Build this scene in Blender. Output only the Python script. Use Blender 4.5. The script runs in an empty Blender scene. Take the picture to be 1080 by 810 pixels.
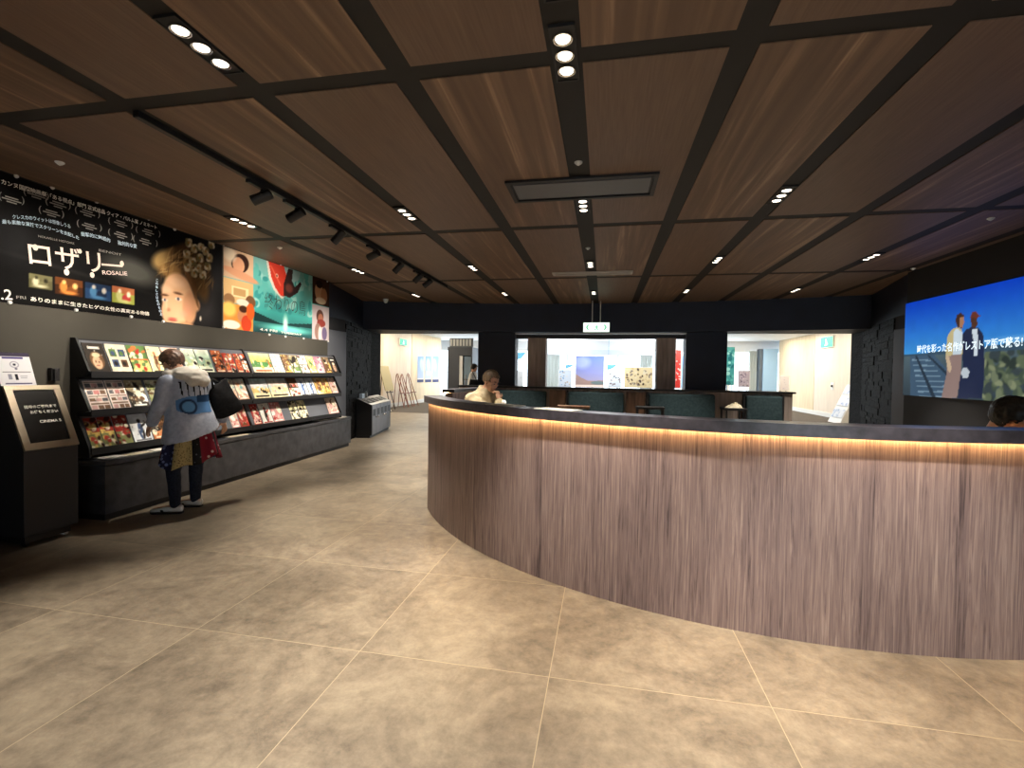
import bpy, bmesh, math, random
import numpy as np
from mathutils import Vector, Matrix
from mathutils.bvhtree import BVHTree

SC = bpy.context.scene
COL = SC.collection
R = math.radians
random.seed(7)
RNG = np.random.default_rng(11)

# ------------------------------------------------------------------ view
SC.view_settings.view_transform = 'Standard'
SC.view_settings.look = 'None'
SC.view_settings.gamma = 1.0
SC.view_settings.use_curve_mapping = False
SC.view_settings.exposure = 0.28
try:
    SC.cycles.use_denoising = True
    SC.cycles.max_bounces = 8
    SC.cycles.sample_clamp_indirect = 6.0
    SC.cycles.caustics_reflective = False
    SC.cycles.caustics_refractive = False
except Exception:
    pass

# ------------------------------------------------------------------ camera (measured from the vanishing points)
F_PX, YAW, PITCH, ROLL, EYE = 501.34, R(10.8935), R(-1.32466), R(0.8993), 1.40
_fw = Vector((-math.sin(YAW) * math.cos(PITCH), math.cos(YAW) * math.cos(PITCH), math.sin(PITCH)))
_rt = Vector((math.cos(YAW), math.sin(YAW), 0))
_up = _rt.cross(_fw)
RT = _rt * math.cos(ROLL) + _up * math.sin(ROLL)
UP = -_rt * math.sin(ROLL) + _up * math.cos(ROLL)
cam = bpy.data.cameras.new('camera')
cam.sensor_width = 36.0
cam.lens = F_PX / 1080.0 * 36.0
cam.clip_start = 0.05
cam.clip_end = 200
co = bpy.data.objects.new('camera', cam)
COL.objects.link(co)
co.matrix_world = Matrix(((RT.x, UP.x, -_fw.x, 0), (RT.y, UP.y, -_fw.y, 0), (RT.z, UP.z, -_fw.z, EYE), (0, 0, 0, 1)))
SC.camera = co


def at(u, v, x=None, y=None, z=None):
    """where the sight line of a photograph point meets a plane of the room"""
    d = RT * ((u - 540) / F_PX) + UP * ((405 - v) / F_PX) + _fw
    o = Vector((0, 0, EYE))
    if x is not None:
        t = x / d.x
    elif y is not None:
        t = y / d.y
    else:
        t = (z - EYE) / d.z
    return o + d * t


# ------------------------------------------------------------------ materials
def lin(c):
    return tuple(((v / 255.0) / 12.92 if v / 255.0 <= 0.04045 else ((v / 255.0 + 0.055) / 1.055) ** 2.4) for v in c)


MATS = {}


def mat(name, rgb, rough=0.6, metal=0.0, spec=0.5, emit=None, strength=0.0, alpha=None, noise=None, bump=None, trans=0.0):
    if name in MATS:
        return MATS[name]
    m = bpy.data.materials.new(name)
    m.use_nodes = True
    nt = m.node_tree
    b = nt.nodes['Principled BSDF']
    b.inputs['Base Color'].default_value = (*lin(rgb), 1)
    b.inputs['Roughness'].default_value = rough
    b.inputs['Metallic'].default_value = metal
    b.inputs['Specular IOR Level'].default_value = spec
    if trans:
        b.inputs['Transmission Weight'].default_value = trans
    if emit:
        b.inputs['Emission Color'].default_value = (*lin(emit), 1)
        b.inputs['Emission Strength'].default_value = strength
    if noise:                       # (scale vector, amount)
        sc, amt = noise
        g = nt.nodes.new('ShaderNodeNewGeometry')
        mp = nt.nodes.new('ShaderNodeMapping')
        mp.inputs['Scale'].default_value = sc
        n = nt.nodes.new('ShaderNodeTexNoise')
        n.inputs['Scale'].default_value = 1.0
        n.inputs['Detail'].default_value = 5
        r = nt.nodes.new('ShaderNodeValToRGB')
        lo = tuple(max(0, c * (1 - amt)) for c in rgb)
        hi = tuple(min(255, c * (1 + amt)) for c in rgb)
        r.color_ramp.elements[0].position = 0.3
        r.color_ramp.elements[1].position = 0.7
        r.color_ramp.elements[0].color = (*lin(lo), 1)
        r.color_ramp.elements[1].color = (*lin(hi), 1)
        nt.links.new(g.outputs['Position'], mp.inputs['Vector'])
        nt.links.new(mp.outputs['Vector'], n.inputs['Vector'])
        nt.links.new(n.outputs['Fac'], r.inputs['Fac'])
        nt.links.new(r.outputs['Color'], b.inputs['Base Color'])
        if bump:
            bp = nt.nodes.new('ShaderNodeBump')
            bp.inputs['Strength'].default_value = bump
            bp.inputs['Distance'].default_value = 0.02
            nt.links.new(n.outputs['Fac'], bp.inputs['Height'])
            nt.links.new(bp.outputs['Normal'], b.inputs['Normal'])
    MATS[name] = m
    return m


def N(nt, t, **kw):
    n = nt.nodes.new(t)
    for k, v in kw.items():
        if k in n.inputs:
            n.inputs[k].default_value = v
        else:
            setattr(n, k, v)
    return n


def math_node(nt, op, a, b=None):
    n = nt.nodes.new('ShaderNodeMath')
    n.operation = op
    for i, s in enumerate((a, b)):
        if s is None:
            continue
        if isinstance(s, (int, float)):
            n.inputs[i].default_value = s
        else:
            nt.links.new(s, n.inputs[i])
    return n.outputs[0]


def ramp(nt, fac, stops):
    r = nt.nodes.new('ShaderNodeValToRGB')
    e = r.color_ramp.elements
    while len(e) < len(stops):
        e.new(0.5)
    for el, (p, c) in zip(e, stops):
        el.position = p
        el.color = (*lin(c), 1)
    nt.links.new(fac, r.inputs['Fac'])
    return r.outputs['Color']


def mixc(nt, fac, a, b, mode='MIX'):
    n = nt.nodes.new('ShaderNodeMix')
    n.data_type = 'RGBA'
    n.blend_type = mode
    for s, i in ((fac, 0), (a, 6), (b, 7)):
        if isinstance(s, (int, float)):
            n.inputs[i].default_value = s
        elif isinstance(s, tuple):
            n.inputs[i].default_value = (*lin(s), 1)
        else:
            nt.links.new(s, n.inputs[i])
    return n.outputs[2]


def new_mat(name, rough=0.6, spec=0.5):
    m = bpy.data.materials.new(name)
    m.use_nodes = True
    b = m.node_tree.nodes['Principled BSDF']
    b.inputs['Roughness'].default_value = rough
    b.inputs['Specular IOR Level'].default_value = spec
    MATS[name] = m
    return m, m.node_tree, b


def make_ceiling_wood():
    m, nt, b = new_mat('ceiling_wood', 0.5, 0.35)
    g = nt.nodes.new('ShaderNodeNewGeometry')
    sp = nt.nodes.new('ShaderNodeSeparateXYZ')
    nt.links.new(g.outputs['Position'], sp.inputs[0])
    X, Y = sp.outputs[0], sp.outputs[1]
    uv = nt.nodes.new('ShaderNodeUVMap'); uv.uv_map = 'Panel'      # which panel a face belongs to
    sq = nt.nodes.new('ShaderNodeSeparateXYZ')
    nt.links.new(uv.outputs[0], sq.inputs[0])
    ix, iy = sq.outputs[0], sq.outputs[1]
    cb = nt.nodes.new('ShaderNodeCombineXYZ')
    nt.links.new(ix, cb.inputs[0]); nt.links.new(iy, cb.inputs[1])
    wn = nt.nodes.new('ShaderNodeTexWhiteNoise')
    nt.links.new(cb.outputs[0], wn.inputs['Vector'])
    rnd = wn.outputs['Value']
    off = math_node(nt, 'MULTIPLY', rnd, 37.0)
    cb2 = nt.nodes.new('ShaderNodeCombineXYZ')
    nt.links.new(math_node(nt, 'ADD', math_node(nt, 'MULTIPLY', X, 14.0), off), cb2.inputs[0])
    nt.links.new(math_node(nt, 'MULTIPLY', Y, 0.55), cb2.inputs[1])
    nt.links.new(off, cb2.inputs[2])
    n1 = N(nt, 'ShaderNodeTexNoise', Scale=1.0, Detail=3.0, Distortion=0.5)
    nt.links.new(cb2.outputs[0], n1.inputs['Vector'])
    streak = ramp(nt, n1.outputs['Fac'], [(0.36, (100, 79, 65)), (0.52, (114, 91, 74)), (0.62, (136, 110, 90)), (0.70, (170, 142, 116))])
    cb3 = nt.nodes.new('ShaderNodeCombineXYZ')
    nt.links.new(math_node(nt, 'MULTIPLY', X, 90.0), cb3.inputs[0])
    nt.links.new(math_node(nt, 'MULTIPLY', Y, 3.0), cb3.inputs[1])
    n2 = N(nt, 'ShaderNodeTexNoise', Scale=1.0, Detail=2.0)
    nt.links.new(cb3.outputs[0], n2.inputs['Vector'])
    flat = ramp(nt, n2.outputs['Fac'], [(0.3, (102, 82, 70)), (0.7, (117, 96, 82))])
    par = math_node(nt, 'MODULO', math_node(nt, 'ABSOLUTE', math_node(nt, 'ADD', ix, iy)), 2.0)
    grain = math_node(nt, 'MULTIPLY', par, 0.8)
    grain = math_node(nt, 'ADD', grain, 0.1)
    c = mixc(nt, grain, flat, streak)
    nt.links.new(c, b.inputs['Base Color'])
    return m


def make_floor():
    m, nt, b = new_mat('stone_tile', 0.38, 0.4)
    g = nt.nodes.new('ShaderNodeNewGeometry')
    sp = nt.nodes.new('ShaderNodeSeparateXYZ')
    nt.links.new(g.outputs['Position'], sp.inputs[0])
    X, Y = sp.outputs[0], sp.outputs[1]
    tx = math_node(nt, 'DIVIDE', math_node(nt, 'ADD', X, 0.22 + 40 * 0.948), 0.948)
    ty = math_node(nt, 'DIVIDE', math_node(nt, 'ADD', Y, -2.16 + 40 * 0.948), 0.948)

    def joint(t):
        f = math_node(nt, 'FRACT', t)
        d = math_node(nt, 'MINIMUM', f, math_node(nt, 'SUBTRACT', 1.0, f))
        return math_node(nt, 'LESS_THAN', d, 0.0020)
    j = math_node(nt, 'MAXIMUM', joint(tx), joint(ty))
    cb = nt.nodes.new('ShaderNodeCombineXYZ')
    nt.links.new(math_node(nt, 'FLOOR', tx), cb.inputs[0]); nt.links.new(math_node(nt, 'FLOOR', ty), cb.inputs[1])
    wn = nt.nodes.new('ShaderNodeTexWhiteNoise')
    nt.links.new(cb.outputs[0], wn.inputs['Vector'])
    vs = nt.nodes.new('ShaderNodeVectorMath'); vs.operation = 'SCALE'
    nt.links.new(wn.outputs['Color'], vs.inputs[0]); vs.inputs[3].default_value = 23.0
    va = nt.nodes.new('ShaderNodeVectorMath'); va.operation = 'ADD'
    nt.links.new(g.outputs['Position'], va.inputs[0]); nt.links.new(vs.outputs[0], va.inputs[1])
    n1 = N(nt, 'ShaderNodeTexNoise', Scale=2.3, Detail=9.0, Roughness=0.72, Distortion=0.6)
    nt.links.new(va.outputs[0], n1.inputs['Vector'])
    n2 = N(nt, 'ShaderNodeTexNoise', Scale=13.0, Detail=8.0, Roughness=0.74)
    nt.links.new(va.outputs[0], n2.inputs['Vector'])
    c1 = ramp(nt, n1.outputs['Fac'], [(0.34, (92, 82, 71)), (0.5, (126, 114, 98)), (0.64, (152, 139, 119))])
    c2 = ramp(nt, n2.outputs['Fac'], [(0.35, (92, 83, 72)), (0.65, (154, 140, 120))])
    c = mixc(nt, 0.42, c1, c2)
    c = mixc(nt, j, c, (166, 150, 124))
    nt.links.new(c, b.inputs['Base Color'])
    rr = nt.nodes.new('ShaderNodeMapRange')
    rr.inputs['To Min'].default_value = 0.32; rr.inputs['To Max'].default_value = 0.55
    nt.links.new(n2.outputs['Fac'], rr.inputs['Value'])
    nt.links.new(rr.outputs[0], b.inputs['Roughness'])
    bp = N(nt, 'ShaderNodeBump', Strength=0.12, Distance=0.01)
    nt.links.new(n2.outputs['Fac'], bp.inputs['Height'])
    nt.links.new(bp.outputs['Normal'], b.inputs['Normal'])
    return m


def make_counter_wood(name, cols, strip):
    """vertical laminate; u = metres along the front, v = height"""
    m, nt, b = new_mat(name, 0.45, 0.4)
    uv = nt.nodes.new('ShaderNodeUVMap'); uv.uv_map = 'UVMap'
    sp = nt.nodes.new('ShaderNodeSeparateXYZ')
    nt.links.new(uv.outputs[0], sp.inputs[0])
    U, V = sp.outputs[0], sp.outputs[1]
    st = math_node(nt, 'FLOOR', math_node(nt, 'DIVIDE', U, strip))
    wn = nt.nodes.new('ShaderNodeTexWhiteNoise'); wn.noise_dimensions = '1D'
    nt.links.new(st, wn.inputs['W'])
    off = math_node(nt, 'MULTIPLY', wn.outputs['Value'], 19.0)
    cb = nt.nodes.new('ShaderNodeCombineXYZ')
    nt.links.new(math_node(nt, 'MULTIPLY', U, 46.0), cb.inputs[0])
    nt.links.new(math_node(nt, 'MULTIPLY', V, 1.25), cb.inputs[1])
    nt.links.new(off, cb.inputs[2])
    n1 = N(nt, 'ShaderNodeTexNoise', Scale=1.0, Detail=6.0, Roughness=0.68, Distortion=1.9)
    nt.links.new(cb.outputs[0], n1.inputs['Vector'])
    cb2 = nt.nodes.new('ShaderNodeCombineXYZ')
    nt.links.new(math_node(nt, 'MULTIPLY', U, 150.0), cb2.inputs[0])
    nt.links.new(math_node(nt, 'MULTIPLY', V, 5.0), cb2.inputs[1])
    n2 = N(nt, 'ShaderNodeTexNoise', Scale=1.0, Detail=3.0)
    nt.links.new(cb2.outputs[0], n2.inputs['Vector'])
    f = math_node(nt, 'ADD', math_node(nt, 'MULTIPLY', n1.outputs['Fac'], 0.68), math_node(nt, 'MULTIPLY', n2.outputs['Fac'], 0.2))
    f = math_node(nt, 'ADD', math_node(nt, 'ADD', f, 0.028), math_node(nt, 'MULTIPLY', wn.outputs['Value'], 0.075))
    c = ramp(nt, f, [(0.35, cols[0]), (0.46, cols[1]), (0.58, cols[2]), (0.70, cols[3])])
    nt.links.new(c, b.inputs['Base Color'])
    return m


def make_slate():
    m, nt, b = new_mat('split_slate', 0.7, 0.1)
    g = nt.nodes.new('ShaderNodeNewGeometry')
    mp = nt.nodes.new('ShaderNodeMapping'); mp.inputs['Scale'].default_value = (5, 5, 22)
    nt.links.new(g.outputs['Position'], mp.inputs['Vector'])
    n1 = N(nt, 'ShaderNodeTexNoise', Scale=1.0, Detail=6.0, Roughness=0.7)
    nt.links.new(mp.outputs[0], n1.inputs['Vector'])
    c = ramp(nt, n1.outputs['Fac'], [(0.3, (11, 11, 12)), (0.6, (26, 25, 25)), (0.75, (48, 44, 41))])
    nt.links.new(c, b.inputs['Base Color'])
    bp = N(nt, 'ShaderNodeBump', Strength=0.9, Distance=0.03)
    nt.links.new(n1.outputs['Fac'], bp.inputs['Height'])
    nt.links.new(bp.outputs['Normal'], b.inputs['Normal'])
    return m


def make_print(name, emit=0.0, rough=0.8):
    """printed sheet or lit display: its picture is stored as one colour per point of the sheet"""
    m, nt, b = new_mat(name, rough, 0.1)
    a = nt.nodes.new('ShaderNodeAttribute'); a.attribute_name = 'Col'
    if emit:
        b.inputs['Base Color'].default_value = (0.02, 0.02, 0.02, 1)
        nt.links.new(a.outputs['Color'], b.inputs['Emission Color'])
        b.inputs['Emission Strength'].default_value = emit
    else:
        nt.links.new(a.outputs['Color'], b.inputs['Base Color'])
    return m


def make_floral(name, base, spot, scale, edge=0.32, third=None):
    m, nt, b = new_mat(name, 0.8, 0.2)
    g = nt.nodes.new('ShaderNodeNewGeometry')
    v = N(nt, 'ShaderNodeTexVoronoi', Scale=scale)
    nt.links.new(g.outputs['Position'], v.inputs['Vector'])
    st = [(edge * 0.8, spot), (edge, base)]
    if third:
        st = [(edge * 0.35, third), (edge * 0.5, spot)] + st[0:1] + [(edge * 1.05, base)]
    nt.links.new(ramp(nt, v.outputs['Distance'], st), b.inputs['Base Color'])
    return m


def make_fabric(name, lo, hi, scale=60):
    m, nt, b = new_mat(name, 0.9, 0.15)
    g = nt.nodes.new('ShaderNodeNewGeometry')
    n = N(nt, 'ShaderNodeTexNoise', Scale=scale, Detail=4.0)
    nt.links.new(g.outputs['Position'], n.inputs['Vector'])
    nt.links.new(ramp(nt, n.outputs['Fac'], [(0.3, lo), (0.7, hi)]), b.inputs['Base Color'])
    return m


M_CEIL = make_ceiling_wood()
M_FLOOR = make_floor()
M_COUNTER = make_counter_wood('counter_wood', [(78, 66, 68), (130, 111, 110), (158, 137, 132), (188, 168, 158)], 0.062)
M_SLATE = make_slate()
M_PRINT = make_print('printed_paper')
M_SCREEN = make_print('lit_screen', 0.70)
M_BLACK = mat('black_metal', (23, 23, 26), 0.5)
M_CHANNEL = mat('channel_black', (23, 21, 20), 0.7)
M_NAVY = mat('navy_paint', (22, 28, 46), 0.55, noise=((3, 3, 3), 0.12))
M_WALL = mat('charcoal_paint', (60, 57, 50), 0.75, noise=((2, 2, 2), 0.05))
M_WALLD = mat('dark_paint', (34, 34, 37), 0.75, noise=((2, 2, 2), 0.06))
M_GREYP = mat('grey_blue_panel', (92, 95, 104), 0.6, noise=((2, 2, 2), 0.05))
M_BENCH = mat('bench_laminate', (62, 62, 66), 0.4, noise=((9, 9, 9), 0.22))
M_STONE = mat('counter_stone', (66, 63, 70), 0.32, noise=((16, 16, 16), 0.2))
M_STEEL = mat('brushed_steel', (190, 178, 158), 0.3, metal=1.0)
M_CHROME = mat('chrome', (225, 225, 225), 0.15, metal=1.0)
M_WHITE = mat('white_plastic', (228, 228, 226), 0.4)
M_PAPER = mat('white_paper', (236, 232, 222), 0.7)
M_CREAM = mat('cream_paper', (230, 218, 190), 0.7)
M_WOODP = mat('pale_wood_panel', (226, 206, 172), 0.55, noise=((1.5, 9, 1.0), 0.05))
M_DOORP = mat('pale_door_panel', (228, 214, 196), 0.5, noise=((1.5, 7, 1.0), 0.03))
M_WHITEW = mat('white_wall', (226, 229, 232), 0.7)
M_CARPET = mat('brown_carpet', (74, 66, 58), 0.95, noise=((40, 40, 40), 0.25))
M_PALEFL = mat('pale_floor', (176, 170, 160), 0.5, noise=((4, 4, 4), 0.06))
M_BROWNC = mat('brown_cladding', (152, 138, 130), 0.55, noise=((14, 14, 1.2), 0.16))
M_WALNUT = mat('walnut', (112, 84, 66), 0.5, noise=((20, 20, 2.5), 0.25))
M_GREEN = make_fabric('dark_green_leather', (38, 52, 56), (52, 67, 71), 22)
M_LAMP = mat('lamp_glow', (255, 240, 215), 0.3, emit=(255, 240, 218), strength=4.5)
M_LAMPB = mat('cool_lamp_glow', (255, 255, 250), 0.3, emit=(250, 252, 255), strength=9.0)
M_LED = mat('warm_led', (255, 190, 110), 0.3, emit=(255, 200, 124), strength=54.0)
M_GLOWW = mat('sign_white', (240, 255, 245), 0.4, emit=(228, 255, 236), strength=1.35)
M_GLOWG = mat('sign_green', (20, 170, 110), 0.4, emit=(30, 205, 130), strength=1.25)
M_SIGNG = mat('sign_mark_green', (60, 150, 105), 0.4, emit=(70, 165, 118), strength=0.9)
M_TXTW = mat('white_ink', (242, 238, 228), 0.6)
M_TXTP = mat('pink_white_ink', (236, 214, 204), 0.6)
M_TXTB = mat('pale_blue_ink', (196, 220, 240), 0.6)
M_TXTK = mat('black_ink', (20, 20, 24), 0.6)
M_TXTG = mat('grey_ink', (140, 136, 130), 0.6)
M_TXTV = mat('violet_ink', (66, 58, 122), 0.6)
M_TXTL = mat('screen_lettering', (240, 250, 255), 0.6, emit=(225, 245, 255), strength=0.9)
M_SKIN = mat('skin', (204, 156, 128), 0.55, noise=((30, 30, 30), 0.05))
M_LIP = mat('lips', (160, 92, 84), 0.5)
M_EYEW = mat('eye_dark', (40, 32, 30), 0.3)
M_HAIRD = mat('dark_brown_hair', (74, 52, 40), 0.5, noise=((60, 60, 60), 0.4))
M_HAIRG = mat('ash_hair', (104, 84, 62), 0.55, noise=((60, 60, 60), 0.35))
M_HAIRK = mat('black_brown_hair', (40, 34, 26), 0.5, noise=((60, 60, 60), 0.45))
M_MASK = mat('white_mask', (224, 224, 228), 0.8)
M_JACKET = make_fabric('pale_blue_cloth', (164, 172, 192), (188, 195, 212), 30)
M_HOOD = make_fabric('off_white_cloth', (186, 180, 172), (206, 200, 190), 30)
M_CREAMJ = make_fabric('cream_cloth', (170, 154, 124), (196, 181, 150), 26)
M_WHITEJ = make_fabric('white_cloth', (222, 222, 220), (238, 238, 236), 26)
M_DARKC = make_fabric('dark_cloth', (32, 33, 40), (44, 46, 54), 40)
M_DENIM = make_fabric('navy_leggings', (32, 36, 48), (46, 52, 66), 60)
M_BAG = make_fabric('black_bag_cloth', (20, 20, 22), (32, 32, 34), 40)
M_FLB = make_floral('blue_floral', (38, 40, 70), (120, 132, 178), 26, 0.42)
M_FLY = make_floral('yellow_floral', (178, 160, 110), (112, 98, 66), 60, 0.36)
M_FLR = make_floral('red_floral', (120, 26, 44), (196, 176, 176), 20, 0.28)
M_FLK = make_floral('black_floral', (22, 22, 24), (90, 90, 96), 24, 0.2)


def make_glass():
    m = bpy.data.materials.new('clear_glass')
    m.use_nodes = True
    nt = m.node_tree
    nt.nodes.clear()
    o = nt.nodes.new('ShaderNodeOutputMaterial')
    t = nt.nodes.new('ShaderNodeBsdfTransparent'); t.inputs[0].default_value = (.95, .98, .98, 1)
    g = nt.nodes.new('ShaderNodeBsdfGlossy'); g.inputs['Roughness'].default_value = .03
    x = nt.nodes.new('ShaderNodeMixShader'); x.inputs[0].default_value = .06
    nt.links.new(t.outputs[0], x.inputs[1]); nt.links.new(g.outputs[0], x.inputs[2]); nt.links.new(x.outputs[0], o.inputs[0])
    return m


M_GLASS = make_glass()

# ------------------------------------------------------------------ building helpers
WLOC = {}


def wl(o):
    v = Vector(o.location)
    while o.parent:
        o = o.parent
        v += o.location
    return v


def tag(o, label=None, cat=None, group=None, kind=None):
    if label: o['label'] = label
    if cat: o['category'] = cat
    if group: o['group'] = group
    if kind: o['kind'] = kind
    return o


def thing(name, loc, label, cat, group=None):
    o = bpy.data.objects.new(name, None)
    o.empty_display_size = 0.1
    COL.objects.link(o)
    o.location = loc
    return tag(o, label, cat, group)


def finish(name, me, parent=None, origin=None, smooth=False, bevel=0.0):
    """link a mesh given in room coordinates as one object"""
    n = len(me.vertices)
    co_ = np.empty(n * 3, dtype=np.float32)
    me.vertices.foreach_get('co', co_)
    co_ = co_.reshape(-1, 3)
    if parent is not None:
        org = np.array(wl(parent), dtype=np.float32)
    else:
        if origin is None:
            lo, hi = co_.min(0), co_.max(0)
            origin = ((lo[0] + hi[0]) / 2, (lo[1] + hi[1]) / 2, lo[2])
        org = np.array(origin, dtype=np.float32)
    me.vertices.foreach_set('co', (co_ - org).ravel())
    me.update()
    o = bpy.data.objects.new(name, me)
    COL.objects.link(o)
    if parent is not None:
        o.parent = parent
    else:
        o.location = Vector([float(v) for v in org])
    if smooth:
        me.polygons.foreach_set('use_smooth', [True] * len(me.polygons))
    if bevel:
        b = o.modifiers.new('edge', 'BEVEL')
        b.width = bevel
        b.segments = 2
        b.limit_method = 'ANGLE'
        b.angle_limit = R(40)
    return o


class MB:
    # collects shapes and links them as one mesh
    def __init__(self):
        self.v, self.f, self.m, self.uv = [], [], [], {}

    def add(self, vs, fs, m=0):
        k = len(self.v)
        self.v += [tuple(p) for p in vs]
        self.f += [tuple(i + k for i in f) for f in fs]
        self.m += [m] * len(fs)
        return self

    def box(self, x0, x1, y0, y1, z0, z1, m=0):
        v = [(x, y, z) for z in (z0, z1) for y in (y0, y1) for x in (x0, x1)]
        return self.add(v, [(0, 2, 3, 1), (4, 5, 7, 6), (0, 1, 5, 4), (2, 6, 7, 3), (0, 4, 6, 2), (1, 3, 7, 5)], m)

    def obox(self, c, U, V, W, m=0):
        """oriented box from its centre and three half-extent vectors"""
        c, U, V, W = Vector(c), Vector(U), Vector(V), Vector(W)
        v = [c + U * a + V * b + W * d for d in (-1, 1) for b in (-1, 1) for a in (-1, 1)]
        return self.add(v, [(0, 2, 3, 1), (4, 5, 7, 6), (0, 1, 5, 4), (2, 6, 7, 3), (0, 4, 6, 2), (1, 3, 7, 5)], m)

    def hexa(self, a, b, m=0):
        """two quads (bottom and top, same order)"""
        return self.add(list(a) + list(b), [(3, 2, 1, 0), (4, 5, 6, 7), (0, 1, 5, 4), (1, 2, 6, 5), (2, 3, 7, 6), (3, 0, 4, 7)], m)

    def prism(self, pts, z0, z1, m=0):
        n = len(pts)
        v = [(x, y, z0) for x, y in pts] + [(x, y, z1) for x, y in pts]
        f = [tuple(range(n))[::-1], tuple(range(n, 2 * n))] + [(i, (i + 1) % n, n + (i + 1) % n, n + i) for i in range(n)]
        return self.add(v, f, m)

    def prism_y(self, pts, y0, y1, m=0):
        """outline in x-z pushed along y"""
        n = len(pts)
        v = [(x, y0, z) for x, z in pts] + [(x, y1, z) for x, z in pts]
        f = [tuple(range(n)), tuple(range(n, 2 * n))[::-1]] + [(i, n + i, n + (i + 1) % n, (i + 1) % n) for i in range(n)]
        return self.add(v, f, m)

    def tube(self, p, q, r0, r1=None, n=12, m=0, cap=True):
        r1 = r0 if r1 is None else r1
        p, q = Vector(p), Vector(q)
        d = (q - p).normalized()
        a = d.orthogonal().normalized()
        b = d.cross(a)
        v = []
        for c, r in ((p, r0), (q, r1)):
            for i in range(n):
                t = 2 * math.pi * i / n
                v.append(c + a * (math.cos(t) * r) + b * (math.sin(t) * r))
        f = [(i, (i + 1) % n, n + (i + 1) % n, n + i) for i in range(n)]
        if cap:
            f += [tuple(range(n))[::-1], tuple(range(n, 2 * n))]
        return self.add(v, f, m)

    def path(self, pts, r, n=8, m=0):
        for a, b in zip(pts[:-1], pts[1:]):
            self.tube(a, b, r, r, n, m)
        return self

    def sphere(self, c, r, m=0, n=12, k=8, ax=None):
        """ellipsoid; r may be a triple, ax three axes"""
        r = (r, r, r) if isinstance(r, (int, float)) else r
        ax = ax or (Vector((1, 0, 0)), Vector((0, 1, 0)), Vector((0, 0, 1)))
        c = Vector(c)
        v = [c + ax[2] * r[2]]
        for j in range(1, k):
            ph = math.pi * j / k
            for i in range(n):
                t = 2 * math.pi * i / n
                v.append(c + ax[0] * (r[0] * math.sin(ph) * math.cos(t)) + ax[1] * (r[1] * math.sin(ph) * math.sin(t)) + ax[2] * (r[2] * math.cos(ph)))
        v.append(c - ax[2] * r[2])
        f = [(0, 1 + i, 1 + (i + 1) % n) for i in range(n)]
        for j in range(k - 2):
            o = 1 + j * n
            f += [(o + i, o + n + i, o + n + (i + 1) % n, o + (i + 1) % n) for i in range(n)]
        o = 1 + (k - 2) * n
        f += [(o + (i + 1) % n, o + i, len(v) - 1) for i in range(n)]
        return self.add(v, f, m)

    def capsule(self, p, q, r0, r1, m=0, n=14):
        self.tube(p, q, r0, r1, n, m)
        self.sphere(p, r0, m, n, 8)
        self.sphere(q, r1, m, n, 8)
        return self

    def loft(self, rings, m=0, n=24, cap=True, pw=2.0):
        """rings: (centre, half-axis a, half-axis b); pw > 2 squares the section"""
        v = []
        for c, a, b in rings:
            c, a, b = Vector(c), Vector(a), Vector(b)
            for i in range(n):
                t = 2 * math.pi * i / n
                ct, st = math.cos(t), math.sin(t)
                s = (abs(ct) ** pw + abs(st) ** pw) ** (-1.0 / pw)
                v.append(c + a * (ct * s) + b * (st * s))
        f = []
        for j in range(len(rings) - 1):
            f += [(j * n + i, j * n + (i + 1) % n, (j + 1) * n + (i + 1) % n, (j + 1) * n + i) for i in range(n)]
        if cap:
            f += [tuple(range(n))[::-1], tuple(range((len(rings) - 1) * n, len(rings) * n))]
        return self.add(v, f, m)

    def lathe(self, prof, c, m=0, n=20):
        c = Vector(c)
        return self.loft([(c + Vector((0, 0, z)), (r, 0, 0), (0, r, 0)) for r, z in prof], m, n)

    def mesh(self, name, mats):
        me = bpy.data.meshes.new(name)
        me.from_pydata(self.v, [], self.f)
        mats = mats if isinstance(mats, (list, tuple)) else [mats]
        for x in mats:
            me.materials.append(x)
        if len(mats) > 1:
            me.polygons.foreach_set('material_index', self.m)
        return me

    def build(self, name, mats, parent=None, smooth=False, bevel=0.0, origin=None):
        me = self.mesh(name, mats)
        bm = bmesh.new()
        bm.from_mesh(me)
        bmesh.ops.recalc_face_normals(bm, faces=bm.faces)
        bm.to_mesh(me)
        bm.free()
        return finish(name, me, parent, origin, smooth, bevel)


class Lines(MB):
    '''lettering of one thing: every flush makes one line of it a part'''

    def __init__(self, parent, mats):
        super().__init__()
        self.parent, self.mats = parent, mats

    def flush(self, name='lettering'):
        if self.v:
            MB.build(self, name, self.mats, self.parent)
        self.v, self.f, self.m = [], [], []


def box(name, x0, x1, y0, y1, z0, z1, m, parent=None, bevel=0.0):
    return MB().box(x0, x1, y0, y1, z0, z1).build(name, m, parent, bevel=bevel)


def copy_tree(o, parent=None):
    c = o.copy()
    COL.objects.link(c)
    c.parent = parent
    for ch in list(o.children):
        copy_tree(ch, c)
    return c


def structure(o):
    o['kind'] = 'structure'
    return o


# ------------------------------------------------------------------ lettering
_TXT = {}


def glyphs(s, bold=0.0):
    k = (s, bold)
    if k not in _TXT:
        cu = bpy.data.curves.new('lettering', 'FONT')
        cu.body = s
        cu.size = 1.0
        cu.offset = bold
        cu.resolution_u = 3
        ob = bpy.data.objects.new('lettering', cu)
        COL.objects.link(ob)
        dg = bpy.context.evaluated_depsgraph_get()
        me = bpy.data.meshes.new_from_object(ob.evaluated_get(dg))
        v = np.array([p.co[:] for p in me.vertices]) if len(me.vertices) else np.zeros((1, 3))
        f = [tuple(p.vertices) for p in me.polygons]
        bpy.data.objects.remove(ob)
        bpy.data.curves.remove(cu)
        bpy.data.meshes.remove(me)
        _TXT[k] = (v, f)
    return _TXT[k]


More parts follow.
